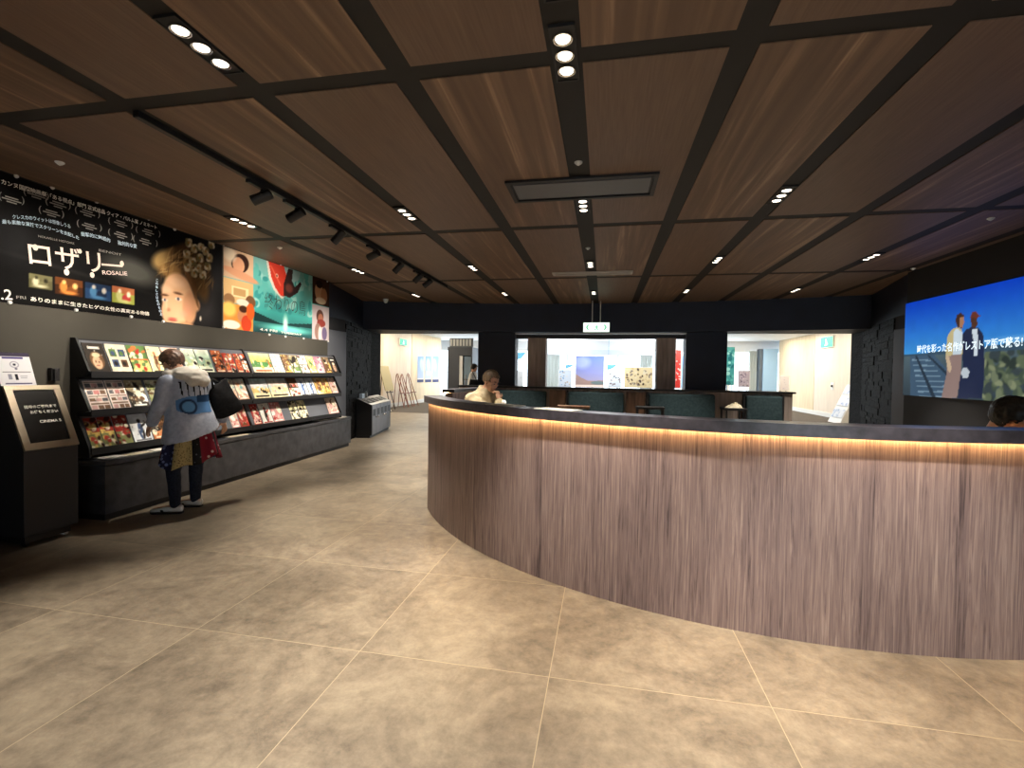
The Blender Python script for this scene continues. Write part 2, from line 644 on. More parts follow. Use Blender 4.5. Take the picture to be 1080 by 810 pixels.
def write(mb, s, O, U, V, Nn, h=None, w=None, m=0, align='c', bold=0.0, lift=0.003, bend=0.0):
    """set a line of text with its lower left corner (or lower middle) at O; h = height, w = width"""
    v, f = glyphs(s, bold)
    lo, hi = v.min(0), v.max(0)
    sz = np.maximum(hi - lo, 1e-6)
    if h is None: h = w * sz[1] / sz[0]
    if w is None: w = h * sz[0] / sz[1]
    p = (v - lo) / sz
    x = p[:, 0] * w
    y = p[:, 1] * h + bend * (1 - (2 * p[:, 0] - 1) ** 2)
    if align == 'c': x = x - w / 2
    if align == 'r': x = x - w
    O, U, V, Nn = np.array(O), np.array(U), np.array(V), np.array(Nn)
    q = O + x[:, None] * U + y[:, None] * V + Nn * lift
    mb.add(q.tolist(), f, m)
    return mb


# ------------------------------------------------------------------ painting a sheet
class Sheet:
    """a printed picture, measured in metres from its lower left corner"""

    def __init__(self, w, h, nx, ny, bg):
        self.w, self.h, self.nx, self.ny = w, h, nx, ny
        self.c = np.empty((ny + 1, nx + 1, 3))
        self.c[:] = np.array(bg) / 255.0
        self.U, self.V = np.meshgrid(np.linspace(0, w, nx + 1), np.linspace(0, h, ny + 1))
        self.px = w / nx

    def put(self, a, col):
        a = np.clip(a, 0, 1)[..., None]
        col = np.array(col) / 255.0
        self.c = self.c * (1 - a) + col * a
        return self

    def ell(self, cu, cv, ru, rv, col, rot=0.0, soft=None, op=1.0):
        s = self.px if soft is None else soft
        c, sn = math.cos(rot), math.sin(rot)
        du, dv = self.U - cu, self.V - cv
        a, b = (du * c + dv * sn) / ru, (-du * sn + dv * c) / rv
        d = (1 - np.sqrt(a * a + b * b)) * min(ru, rv)
        return self.put((d / max(s, 1e-5) + 0.5) * op if soft is None else np.clip(d / s + 0.5, 0, 1) * op, col)

    def rect(self, u0, v0, u1, v1, col, op=1.0):
        a = ((self.U >= u0) & (self.U <= u1) & (self.V >= v0) & (self.V <= v1)).astype(float)
        return self.put(a * op, col)

    def poly(self, pts, col, op=1.0):
        ins = np.zeros(self.U.shape, bool)
        n = len(pts)
        for i in range(n):
            (x0, y0), (x1, y1) = pts[i], pts[(i + 1) % n]
            cond = ((y0 > self.V) != (y1 > self.V))
            xx = (x1 - x0) * (self.V - y0) / ((y1 - y0) or 1e-9) + x0
            ins ^= cond & (self.U < xx)
        return self.put(ins * op, col)

    def grad(self, v0, v1, c0, c1, u0=None, u1=None):
        t = np.clip((self.V - v0) / (v1 - v0), 0, 1)
        c0, c1 = np.array(c0) / 255.0, np.array(c1) / 255.0
        g = c0 + (c1 - c0) * t[..., None]
        k = (self.V >= v0) & (self.V <= v1)
        if u0 is not None:
            k &= (self.U >= u0) & (self.U <= u1)
        self.c[k] = g[k]
        return self

    def speck(self, u0, v0, u1, v1, cols, n, size, rng=RNG):
        for _ in range(n):
            self.ell(rng.uniform(u0, u1), rng.uniform(v0, v1), size * rng.uniform(.5, 1.3), size * rng.uniform(.4, 1.1), cols[rng.integers(len(cols))], rng.uniform(0, 3), op=.85)
        return self

    def cloud(self, amp, scale, rng=RNG):
        g = rng.random((int(self.h / scale) + 3, int(self.w / scale) + 3))
        u, v = self.U / scale, self.V / scale
        i, j = v.astype(int), u.astype(int)
        fv, fu = v - i, u - j
        fv, fu = fv * fv * (3 - 2 * fv), fu * fu * (3 - 2 * fu)
        n = (g[i, j] * (1 - fu) + g[i, j + 1] * fu) * (1 - fv) + (g[i + 1, j] * (1 - fu) + g[i + 1, j + 1] * fu) * fv
        self.c = np.clip(self.c * (1 + amp * (n[..., None] - .5)), 0, 1)
        return self

    def mesh(self, O, U, V, thick=0.0, Nn=None, name='sheet', material=None):
        O, U, V = np.array(O, float), np.array(U, float), np.array(V, float)
        P = O + self.U[..., None] * U + self.V[..., None] * V
        P = P.reshape(-1, 3)
        nx, ny = self.nx, self.ny
        i = (np.arange(ny)[:, None] * (nx + 1) + np.arange(nx)[None]).reshape(-1)
        F = np.stack([i, i + 1, i + nx + 2, i + nx + 1], 1)
        C = self.c.reshape(-1, 3)
        C = np.where(C <= .04045, C / 12.92, ((C + .055) / 1.055) ** 2.4)
        if thick:
            Nn = np.array(Nn, float)
            loop = list(range(nx)) + [k * (nx + 1) + nx for k in range(ny)] + [ny * (nx + 1) + k for k in range(nx, 0, -1)] + [k * (nx + 1) for k in range(ny, 0, -1)]
            base = len(P)
            P = np.vstack([P, P[loop] - Nn * thick])
            C = np.vstack([C, np.full((len(loop), 3), .6)])
            L = len(loop)
            side = [(loop[a], base + a, base + (a + 1) % L, loop[(a + 1) % L]) for a in range(L)]
            F = F.tolist() + side + [tuple(base + a for a in range(L))[::-1]]
        else:
            F = F.tolist()
        me = bpy.data.meshes.new(name)
        me.from_pydata(P.tolist(), [], F)
        me.materials.append(material or M_PRINT)
        at_ = me.color_attributes.new('Col', 'FLOAT_COLOR', 'POINT')
        at_.data.foreach_set('color', np.hstack([C, np.ones((len(C), 1))]).astype(np.float32).ravel())
        return me


def evaluated(me, mods):
    """apply a list of (type, settings) modifiers to a mesh"""
    ob = bpy.data.objects.new('work', me)
    COL.objects.link(ob)
    for t, kw in mods:
        md = ob.modifiers.new(t.lower(), t)
        for k, v in kw.items():
            setattr(md, k, v)
    dg = bpy.context.evaluated_depsgraph_get()
    out = bpy.data.meshes.new_from_object(ob.evaluated_get(dg))
    bpy.data.objects.remove(ob)
    return out


def fused(mb, name, material, parent, voxel=0.007, it=6, fac=0.5, dis=None):
    """melt overlapping shapes into one continuous skin"""
    me = mb.mesh(name, material)
    me = evaluated(me, [('REMESH', dict(mode='VOXEL', voxel_size=voxel)), ('SMOOTH', dict(factor=fac, iterations=it))])
    me.name = name
    me.materials.clear()
    me.materials.append(material)
    if dis:
        amp, sc = dis
        from mathutils import noise as mnoise
        n = len(me.vertices)
        c = np.empty(n * 3, np.float32); me.vertices.foreach_get('co', c); c = c.reshape(-1, 3)
        nr = np.empty(n * 3, np.float32); me.vertices.foreach_get('normal', nr); nr = nr.reshape(-1, 3)
        d = np.array([mnoise.noise(Vector((float(p[0]) * sc[0], float(p[1]) * sc[1], float(p[2]) * sc[2]))) for p in c])
        me.vertices.foreach_set('co', (c + nr * (d * amp)[:, None]).astype(np.float32).ravel())
    return finish(name, me, parent, smooth=True)
# ================================================================== THE SETTING
CEIL_Z = 2.958
WALL_X = -4.76
structure(MB().box(-8.3, 8.3, -3.6, 15.2, -0.12, 0).build('floor', M_FLOOR))
structure(MB().box(-14, 14, 15.2, 22.6, -0.12, 0.004).build('floor_carpet', M_CARPET))
structure(MB().box(-14, 14, 22.6, 24.6, -0.12, 0.004).build('floor_lobby', M_PALEFL))
structure(box('wall_left', -4.96, WALL_X, -3.6, 7.58, 0, CEIL_Z, M_WALL))
structure(box('wall_right', 4.34, 4.54, -3.6, 7.95, 0, CEIL_Z, M_WALLD))
wre = MB()
EX0, EX1, EZ = 0.4, 3.4, 2.25
wre.box(-4.96, EX0, -3.8, -3.6, 0, CEIL_Z); wre.box(EX1, 4.54, -3.8, -3.6, 0, CEIL_Z); wre.box(EX0, EX1, -3.8, -3.6, EZ, CEIL_Z)
structure(wre.build('wall_rear', M_WALLD))
for k in range(3):
    a_, b_ = EX0 + (EX1 - EX0) * k / 3, EX0 + (EX1 - EX0) * (k + 1) / 3
    fr_ = MB()
    fr_.box(a_, a_ + .05, -3.74, -3.66, 0, EZ); fr_.box(b_ - .05, b_, -3.74, -3.66, 0, EZ); fr_.box(a_ + .05, b_ - .05, -3.74, -3.66, 0, .06); fr_.box(a_ + .05, b_ - .05, -3.74, -3.66, EZ - .05, EZ)
    wn_ = structure(fr_.build('window_%d' % (k + 16), M_BLACK))
    structure(box('pane', a_ + .05, b_ - .05, -3.705, -3.695, .06, EZ - .05, M_GLASS, wn_))

# ceiling: a black slab with wood panels hung a finger's width below it, black channels between
RIB_X = [-3.80, -2.83, -1.945, -1.067, -0.217, 0.623, 1.463, 2.36, 3.33, 4.20]
RIB_W = {-3.80: .142, -1.945: .142, -0.217: .165, 1.463: .142, 3.33: .142}
RIB_Y = [-3.04, -0.33, 2.38, 5.08, 7.79]
ceil = structure(box('ceiling', -6.6, 6.2, -3.8, 11.24, CEIL_Z + 0.007, CEIL_Z + 0.2, M_CHANNEL))
pm = MB()
pid = []
xs = [-4.78] + RIB_X + [4.36]
ys = [-3.62] + RIB_Y + [11.05]
for i in range(len(xs) - 1):
    for j in range(len(ys) - 1):
        x0 = xs[i] + (RIB_W.get(xs[i], .135) / 2 if i else 0)
        x1 = xs[i + 1] - (RIB_W.get(xs[i + 1], .135) / 2 if i < len(xs) - 2 else 0)
        y0 = ys[j] + (.06 if j else 0)
        y1 = ys[j + 1] - (.06 if j < len(ys) - 2 else 0)
        if j == len(ys) - 2 and False:
            continue
        if x1 - x0 < .05 or y1 - y0 < .05: continue
        if j == len(ys) - 2 and i == 0: x0 = -5.76
        if j == len(ys) - 2 and i == len(xs) - 2: x1 = 5.57
        pm.box(x0, x1, y0, y1, CEIL_Z, CEIL_Z + 0.006)
        pid += [(i, j)] * 6
me = pm.mesh('panels', M_CEIL)
uvl = me.uv_layers.new(name='Panel')
for p in me.polygons:
    for l in p.loop_indices:
        uvl.data[l].uv = pid[p.index]
structure(finish('panels', me, ceil))


def header_y(x):
    return 10.67 - 0.0294 * x * x


arc = [(x, header_y(x)) for x in np.linspace(-5.66, 5.38, 40)]
structure(MB().prism(arc + [(5.38, 11.09), (-5.66, 11.09)], 2.33, CEIL_Z + 0.03).build('beam_front', M_NAVY))
structure(MB().prism([(-4.79, 7.58), (-5.48, 10.57), (-6.14, 10.57), (-6.14, 7.58)], 2.36, CEIL_Z + 0.03).build('beam_left', M_NAVY))
structure(MB().prism([(4.37, 7.95), (5.85, 7.95), (5.85, 10.57), (5.02, 10.57)], 2.36, CEIL_Z + 0.03).build('beam_right', M_NAVY))
structure(box('door_1', -5.03, -4.84, 7.58, 8.335, 0, 2.13, M_GREYP, bevel=.006))
structure(box('trim_1', -5.03, -4.86, 7.58, 8.335, 2.13, 2.36, M_WALLD))
structure(box('door_2', 4.38, 4.58, 7.95, 8.33, 0, 2.16, M_GREYP, bevel=.006))
structure(box('trim_2', 4.40, 4.58, 7.95, 8.33, 2.16, 2.36, M_WALLD))


def slate(name, p0, p1, back, seed):
    """pillar clad in split slate: courses of uneven stones along one slanted face"""
    rng = random.Random(seed)
    mb = MB()
    p0, p1 = Vector((*p0, 0)), Vector((*p1, 0))
    d = (p1 - p0); L = d.length; d.normalize()
    n = Vector((d.y, -d.x, 0))
    if n.dot(Vector((0, 5, 0)) - p0) < 0: n = -n
    mb.prism([tuple(p0.xy), tuple(p1.xy)] + back, 0, 2.36)
    z = 0.0
    while z < 2.34:
        h = min(rng.choice((.05, .07, .09, .12)), 2.36 - z)
        s = -rng.uniform(0, .2)
        while s < L:
            w = rng.uniform(.18, .5)
            a, b = max(0, s), min(L, s + w)
            if b - a > .01:
                t = rng.choice((.004, .007, .010, .014, .02))
                c = p0 + d * ((a + b) / 2) + n * (t / 2) + Vector((0, 0, z + h / 2))
                mb.obox(c, d * ((b - a) / 2 - .003), n * (t / 2 + .002), Vector((0, 0, h / 2 - .003)))
            s += w
        z += h
    return structure(mb.build(name, M_SLATE))


slate('pillar_left', (-4.87, 8.335), (-5.53, 10.62), [(-5.57, 11.23), (-6.23, 11.23), (-5.85, 8.335)], 3)
slate('pillar_right', (4.40, 8.33), (5.06, 10.62), [(5.12, 11.23), (6.04, 11.23), (5.66, 8.33)], 5)
structure(box('wall_front_left', -8.2, -6.0, 11.09, 11.24, 0, 3.1, M_WHITEW))
structure(box('wall_front_right', 5.9, 8.1, 11.09, 11.24, 0, 3.1, M_WHITEW))

# columns, brown cladding and the head of the framed opening
structure(box('column_left', -2.88, -2.0, 10.72, 11.08, 0, 2.335, M_NAVY, bevel=.004))
structure(box('column_right', 1.72, 2.55, 10.72, 11.08, 0, 2.335, M_NAVY, bevel=.004))
structure(box('trim_3', -1.72, -1.30, 10.76, 11.06, 0, 2.21, M_BROWNC))
structure(box('trim_4', 1.12, 1.52, 10.76, 11.06, 0, 2.21, M_BROWNC))
structure(box('trim_5', -2.0, 1.72, 10.80, 11.04, 2.198, 2.29, M_BLACK))
structure(box('trim_6', -2.0, 1.72, 10.66, 10.78, 2.292, 2.308, M_STEEL))

# half wall carrying the lounge seats
hw = MB()
hw.box(-3.21, 3.71, 10.365, 10.65, 0, 1.07, 0)
hw.box(-3.23, 3.76, 10.33, 10.69, 1.07, 1.107, 1)
structure(hw.build('wall_lounge', [M_BROWNC, M_BLACK]))

# lobby beyond
structure(box('ceiling_lobby', -14, 14, 11.1, 24.6, 3.08, 3.2, M_WHITEW))
wlft = MB()
wlft.box(-8.25, -8.05, 11.24, 16.45, 0, 3.1, 0)
wlft.box(-8.25, -8.055, 16.45, 19.08, 0, 3.1, 1)
wlft.box(-8.25, -8.05, 19.12, 22.8, 0, 3.1, 0)
wlft.box(-8.25, -8.075, 19.08, 19.12, 0, 3.1, 2)
structure(wlft.build('wall_lobby_left', [M_WOODP, M_DOORP, M_TXTK]))
structure(box('baseboard_left', -8.05, -8.03, 11.24, 22.8, 0.004, 0.16, M_WHITE))
wr = MB()
wr.box(7.9, 8.1, 11.24, 17.05, 0, 3.1, 0)
wr.box(7.9, 8.1, 20.05, 23.8, 0, 3.1, 0)
wr.box(7.925, 8.1, 17.05, 20.05, 0, 3.1, 2)
structure(wr.build('wall_lobby_right', [M_WOODP, M_DOORP, M_TXTK]))
d3 = structure(box('door_3', 7.895, 7.925, 17.09, 20.01, 0.03, 3.08, M_DOORP, bevel=.004))
structure(box('plate', 7.885, 7.897, 18.42, 18.62, .98, 1.24, M_WHITE, d3, bevel=.004))
structure(MB().sphere((7.865, 18.5, 1.12), (.03, .04, .04)).build('handle', M_BLACK, d3, smooth=True))
structure(box('baseboard_right', 7.88, 7.9, 11.24, 23.8, 0.004, 0.16, M_WHITE))
structure(box('wall_lobby_end_left', -14.2, -14, 11.09, 24.6, 0, 3.1, M_WHITEW))
structure(box('wall_lobby_end_right', 14, 14.2, 11.09, 24.6, 0, 3.1, M_WHITEW))
structure(box('wall_lobby_back_left', -14, -8.2, 11.09, 11.24, 0, 3.1, M_WHITEW))
structure(box('wall_lobby_back_right', 8.1, 14, 11.09, 11.24, 0, 3.1, M_WHITEW))
wf = MB()
wf.box(-14, 14, 24.4, 24.6, 2.62, 3.1)
wf.box(-14, 14, 24.4, 24.6, 0, 0.12)
structure(wf.build('wall_window', M_WHITEW))
structure(box('trim_7', -2.9, 2.4, 24.2, 24.4, 2.36, 2.62, mat('blind_box', (206, 214, 222), 0.6)))
# window bays: frames with panes
wx = [-14, -11.2, -9.0, -7.0, -5.3, -3.3, -1.83, -0.55, 0.68, 2.3, 4.2, 5.9, 7.3, 9.4, 11.6, 14]
for k in range(len(wx) - 1):
    a, b = wx[k], wx[k + 1]
    fm = MB()
    t = .055
    fm.box(a, a + t, 24.42, 24.55, .12, 2.62); fm.box(b - t, b, 24.42, 24.55, .12, 2.62)
    fm.box(a + t, b - t, 24.42, 24.55, .12, .12 + t); fm.box(a + t, b - t, 24.42, 24.55, 2.62 - t, 2.62)
    w = structure(fm.build('window_%d' % (k + 1), M_WHITE))
    structure(box('pane', a + t, b - t, 24.48, 24.486, .12 + t, 2.62 - t, M_GLASS, w))
# pale curtains drawn aside and pale blue pier by the wood wall
def curtain(x0, x1, label):
    mb = MB()
    n = 40
    pts = [(x0 + (x1 - x0) * i / n, 24.25 + .05 * math.sin(i * 1.9)) for i in range(n + 1)]
    mb.prism(pts + [(p[0], p[1] + .02) for p in pts[::-1]], .1, 2.62)
    o = mb.build('curtain', mat('curtain_cloth', (222, 228, 226), .9))
    tag(o, label, 'curtain')
curtain(-2.85, -2.2, 'pale curtain gathered left of the window behind the middle opening')
curtain(1.75, 2.35, 'pale curtain gathered right of the window behind the middle opening')
curtain(6.75, 7.2, 'pale grey curtain gathered beside the blue pier near the wood wall')
structure(box('trim_8', 7.25, 7.88, 23.85, 24.3, 0, 2.7, mat('pale_blue_paint', (150, 186, 220), .6)))
structure(box('trim_9', 7.1, 7.24, 23.9, 24.3, 0, 2.7, mat('slate_blue_paint', (84, 96, 108), .6)))

# ================================================================== CIRCULAR RECEPTION COUNTER
CX, CY, CR = 1.369, 6.249, 3.525
A0, A1 = R(-152.5), R(-40)


def ring(r0, r1, z0, z1, a0=A0, a1=A1, n=150, mb=None, m=0):
    mb = mb or MB()
    v, f = [], []
    for i in range(n + 1):
        a = a0 + (a1 - a0) * i / n
        c, s = math.cos(a), math.sin(a)
        for r, z in ((r1, z0), (r1, z1), (r0, z1), (r0, z0)):
            v.append((CX + r * c, CY + r * s, z))
    for i in range(n):
        k = 4 * i
        for q in range(4):
            f.append((k + q, k + (q + 1) % 4, k + 4 + (q + 1) % 4, k + 4 + q))
    f += [(3, 2, 1, 0), (4 * n, 4 * n + 1, 4 * n + 2, 4 * n + 3)]
    return mb.add(v, f, m)


def ring_uv(o):
    me = o.data
    uvl = me.uv_layers.new(name='UVMap')
    w = wl(o)
    for lp in me.loops:
        c = me.vertices[lp.vertex_index].co + w
        a = math.atan2(c.y - CY, c.x - CX)
        if a > R(90): a -= 2 * math.pi
        uvl.data[lp.index].uv = (a * CR + 40, c.z)


counter = thing('reception_counter', (CX, CY, 0), 'large round reception counter with striped wood front and glowing top edge', 'counter')


def counter_section(t, a0, a1, n):
    ring_uv(ring(3.42, CR, 0, 1.105, a0, a1, n).build('front_panel', M_COUNTER, t))
    ld = MB()
    ring(3.395, 3.572, 1.112, 1.158, a0, a1, n, ld)
    ring(3.558, 3.572, 1.092, 1.112, a0, a1, n, ld)
    ld.build('ledge', M_STONE, t)
    ring(3.530, 3.548, 1.104, 1.1115, a0, a1, n).build('light_strip', M_LED, t)
    ring(2.72, 3.42, .70, .74, a0, a1, n).build('desk', M_STONE, t)
    k = max(2, int((a1 - a0) / .22))
    for q in range(k):
        a = a0 + (a1 - a0) * (q + .5) / k
        u, w_ = Vector((math.cos(a), math.sin(a), 0)), Vector((-math.sin(a), math.cos(a), 0))
        MB().obox(Vector((CX, CY, .35)) + u * 3.15, u * .24, w_ * .015, Vector((0, 0, .35))).build('desk_support', M_BROWNC, t)


counter_section(counter, A0, A1, 130)
counter2 = thing('reception_counter', (-2.0, 6.9, 0), 'short curved counter section with dark top behind the seated man', 'counter')
counter_section(counter2, R(-202), R(-181), 26)


def on_ring(px, py, z):
    return at(px, py, z=z)


for (a, b, c, d, lab) in ((497, 512, 426.3, 428.6, 'white sheets lying on the counter ledge in front of the seated man'),
                          (556, 580, 431.5, 433.2, 'pale strip imitating a glint on the ledge right of the seated man'),):  # this strip gives the ledge's glint as a pale colour
    p = at((a + b) / 2, (c + d) / 2, z=1.167)
    ang = math.atan2(p.y - CY, p.x - CX)
    rad = Vector((math.cos(ang), math.sin(ang), 0)); tg = Vector((-math.sin(ang), math.cos(ang), 0))
    p = Vector((CX, CY, 1.1608)) + rad * 3.475
    o = MB().obox(p, tg * .15, rad * .07, Vector((0, 0, .0025))).build('paper_and_glint', M_PAPER)
    tag(o, lab, 'paper')

# ================================================================== CEILING FITTINGS
RIBN = {-3.80: 'ribbon nearest the poster wall', -1.945: 'ribbon between spotlight track and middle', -0.217: 'middle ceiling ribbon',
        1.463: 'ribbon over the counter front', 3.33: 'ribbon nearest the lit screen'}
ROWN = {0: 'first', 1: 'second', 2: 'third', 3: 'farthest', -1: 'unseen'}


def downlight(x, y, label, power, first=True, col=(1.0, .915, .785), blend=.6, size=R(66), lampm=None):
    z = CEIL_Z + .0
    t = thing('downlight', (x, y, z), label, 'ceiling light', 'triple downlights in the black ceiling ribbons')
    fm = MB()
    fm.box(x - .056, x + .056, y - .2, y + .2, z - .002, z + .007, 0)
    for s in (-1, 1):
        fm.box(x + s * .056 - .004, x + s * .056 + .004, y - .2, y + .2, z - .008, z + .007, 0)
        fm.box(x - .06, x + .06, y + s * .2 - .004, y + s * .2 + .004, z - .008, z + .007, 0)
    fm.build('frame', M_BLACK, t)
    for k in (-1, 0, 1):
        yy = y + k * .118
        lm = MB()
        lm.loft([((x, yy, z - .006), (.046, 0, 0), (0, .046, 0)), ((x, yy, z - .010), (.046, 0, 0), (0, .046, 0)), ((x, yy, z - .010), (.040, 0, 0), (0, .040, 0)), ((x, yy, z - .004), (.030, 0, 0), (0, .030, 0))], 0, 20)
        lm.loft([((x, yy, z - .0065), (.034, 0, 0), (0, .034, 0)), ((x, yy, z - .0075), (.034, 0, 0), (0, .034, 0))], 1, 16)
        lm.build('lamp', [M_CHROME, lampm or M_LAMP], t)
    if power:
        ld = bpy.data.lights.new('downlight_beam', 'SPOT')
        ld.energy = power
        ld.color = col
        ld.spot_size = size
        ld.spot_blend = blend
        ld.shadow_soft_size = .06
        lo = bpy.data.objects.new('downlight_beam', ld)
        COL.objects.link(lo)
        lo.parent = t
        lo.location = (0, 0, -.03)


P0 = 440
for x, ylist in ((-3.80, (4.46, 6.87, 9.2)), (-1.945, (2.01, 4.46, 6.87, 9.2)), (-0.217, (1.81, 2.36, 4.47, 6.87, 9.25)),
                 (1.463, (1.89, 4.46, 6.8, 9.22)), (3.33, (6.87, 9.32))):
    for k, y in enumerate(ylist):
        row = {-3.80: k + 1, -1.945: k, -0.217: k - 1, 1.463: k, 3.33: k + 2}[x]
        names = {-1: 'overhead at the picture top', 0: 'nearest the viewer', 1: 'second from the viewer', 2: 'third from the viewer', 3: 'farthest from the viewer'}
        if x == -3.80: names = {1: 'nearest the viewer', 2: 'second from the viewer', 3: 'farthest from the viewer'}
        if x == 3.33: names = {2: 'nearer the viewer', 3: 'by the far beam'}
        pw = P0
        if x == -0.217 and y == 1.81: pw = 0
        if x == -3.80: pw = 130
        if y > 9: pw = 340
        downlight(x, y, 'added unseen triple downlight in the %s, %s' % (RIBN[x], names[row]), pw)

for x in (-1.945, -0.217, 1.463):  # unseen lamps added to brighten the counter front
    for y, nm in ((-0.6, 'behind the viewer'), (-2.6, 'by the rear wall')):
        downlight(x, y, 'added unseen triple downlight in the %s, %s' % (RIBN[x], nm), P0)

track = thing('spotlight_track', (-2.83, 5.3, CEIL_Z), 'black ceiling track running along the poster wall', 'light track')
box('rail', -2.852, -2.808, 2.44, 8.26, CEIL_Z - .035, CEIL_Z + .0072, M_BLACK, track, bevel=.004)
tb = MB()
SPOTS = [((276, 207), 'nearest the viewer', -0.9), ((312, 224), 'second from the viewer', .25), ((357, 246), 'third from the viewer', .5), ((394, 267), 'fourth from the viewer', -.9),
         ((420, 280), 'fifth from the viewer', .4), ((441, 290), 'sixth from the viewer', -.2), ((451, 296), 'farthest from the viewer', .1)]
targets = [(-4.74, 2.8, 1.8), (-4.74, 3.9, 1.9), (-4.6, 4.7, 1.2), (-4.74, 5.9, 2.2), (-4.6, 6.2, 1.1), (-4.7, 6.9, 1.2), (-4.7, 7.3, 1.5)]
for (px, where, _), tgt in zip(SPOTS, targets):
    p = at(*px, x=-2.83)
    c = Vector((-2.83, p.y, CEIL_Z - .125))
    t = thing('track_spotlight', (c.x, c.y, CEIL_Z - .035), 'black cylinder spotlight on the ceiling track, ' + where, 'spotlight', 'spotlights on the ceiling track')
    box('adapter', -2.85, -2.81, c.y - .16, c.y + .06, CEIL_Z - .062, CEIL_Z - .035, M_BLACK, t, bevel=.003)
    d = (Vector(tgt) - c).normalized()
    side = d.cross(Vector((0, 0, 1))).normalized()
    ym = MB()
    ym.tube((-2.83, c.y, CEIL_Z - .06), (-2.83, c.y, CEIL_Z - .085), .012)
    for s in (-1, 1):
        ym.tube(Vector((-2.83, c.y, CEIL_Z - .085)), c + side * (.05 * s) - d * .01, .007)
    ym.build('yoke', M_BLACK, t)
    hm = MB()
    a = side; b = d.cross(side)
    hm.loft([(c - d * .085, a * .03, b * .03), (c - d * .08, a * .043, b * .043), (c + d * .08, a * .043, b * .043), (c + d * .08, a * .038, b * .038), (c + d * .06, a * .036, b * .036)], 0, 20)
    hm.build('head', M_BLACK, t)
    lm = MB()
    lm.loft([(c + d * .0605, a * .034, b * .034), (c + d * .0625, a * .034, b * .034)], 0, 16)
    lm.build('lens', M_LAMP, t)
    ld = bpy.data.lights.new('spot_beam', 'SPOT')
    ld.energy = 165
    ld.color = (1.0, .89, .73)
    ld.spot_size = R(62)
    ld.spot_blend = .8
    ld.shadow_soft_size = .04
    lo = bpy.data.objects.new('spot_beam', ld)
    COL.objects.link(lo)
    lo.parent = t
    lo.rotation_euler = d.to_track_quat('-Z', 'Y').to_euler()
    lo.location = c + d * .09 - wl(t)


def vent(x0, x1, y0, y1, label, m, nslat):
    t = thing('air_vent', ((x0 + x1) / 2, (y0 + y1) / 2, CEIL_Z), label, 'air vent')
    z = CEIL_Z
    fm = MB()
    e = .035
    fm.box(x0, x1, y0, y0 + e, z - .02, z); fm.box(x0, x1, y1 - e, y1, z - .02, z)
    fm.box(x0, x0 + e, y0 + e, y1 - e, z - .02, z); fm.box(x1 - e, x1, y0 + e, y1 - e, z - .02, z)
    fm.build('frame', M_BLACK if nslat == 1 else m, t)
    box('backing', x0 + e, x1 - e, y0 + e, y1 - e, z - .004, z, M_BLACK, t)
    sm = MB()
    if nslat == 1:
        sm.box(x0 + e + .02, x1 - e - .02, y0 + e + .04, y1 - e - .04, z - .016, z - .004)
    else:
        for k in range(nslat):
            yy = y0 + e + (y1 - y0 - 2 * e) * (k + .5) / nslat
            sm.obox(((x0 + x1) / 2, yy, z - .012), ((x1 - x0) / 2 - e, 0, 0), (0, .012, .006), (0, -.001, .002))
    sm.build('plate' if nslat == 1 else 'slat', m, t)


vent(-.82, .39, 3.81, 4.27, 'wide dark grey air vent crossing the middle ceiling ribbon', mat('vent_grey', (96, 96, 100), .45), 1)
vent(-.81, .40, 7.33, 7.53, 'narrow pale air vent crossing the middle ribbon near the exit sign', mat('vent_pale', (190, 186, 180), .45), 3)
for px, lab in (((610, 172), 'small white sensor in the middle ribbon before the wide air vent'), ((63, 171), 'tiny white sensor on the ceiling above the dark film poster'),
                ((295, 261), 'tiny white sensor on the ceiling above the teal poster'), ((620, 262), 'tiny sensor in the middle ribbon between the two vents'),
                ((963, 283), 'tiny white sensor on the dark ceiling at the screen corner'), ((979, 286), 'tiny grey sensor on the ceiling right of the screen corner'),
                ((1045, 230), 'tiny pale sensor on the dark ceiling above the lit screen')):
    p = at(*px, z=CEIL_Z)
    o = MB().lathe([(.03, 0), (.03, -.006), (.014, -.02), (.004, -.026)], (p.x, p.y, CEIL_Z + (.0072 if abs(p.x + .217) < .07 else 0)), 0, 14).build('ceiling_sensor', M_WHITE, smooth=True)
    tag(o, lab, 'sensor', 'small ceiling sensors')
p = at(402, 317, z=CEIL_Z)
t = thing('dome_camera', (-4.67, 9.63, CEIL_Z), 'white dome security camera on the ceiling above the dark beam corner', 'security camera')
MB().lathe([(.06, .004), (.06, -.03), (.05, -.035)], (-4.67, 9.63, CEIL_Z), 0, 18).build('base', M_WHITE, t)
MB().sphere((-4.67, 9.63, CEIL_Z - .04), (.048, .048, .05)).build('dome', M_WHITE, t, smooth=True)

# hanging exit sign
ey = 10.29
a_, b_ = at(615, 340, y=ey), at(643, 350.5, y=ey)
t = thing('exit_sign', ((a_.x + b_.x) / 2, ey, b_.z), 'glowing white and green exit sign hanging on two rods from the middle ceiling', 'exit sign')
box('housing', a_.x, b_.x, ey + .004, ey + .05, b_.z, a_.z, M_WHITE, t, bevel=.004)
box('lit_face', a_.x + .01, b_.x - .01, ey, ey + .004, b_.z + .01, a_.z - .01, M_GLOWW, t)
mk = MB()
w_, h_ = b_.x - a_.x, a_.z - b_.z
cx_, cz_ = (a_.x + b_.x) / 2, (a_.z + b_.z) / 2
for s in (-1, 1):
    for q in (-1, 1):
        mk.obox((cx_ + s * (w_ * .33), ey - .003, cz_ + q * h_ * .13), (s * .022, 0, -q * h_ * .14), (0, .002, 0), (s * .012, 0, q * .006))
mk.box(cx_ - .012, cx_ + .018, ey - .005, ey - .001, cz_ - .03, cz_ + .02)
mk.sphere((cx_ + .012, ey - .003, cz_ + .042), (.014, .002, .014))
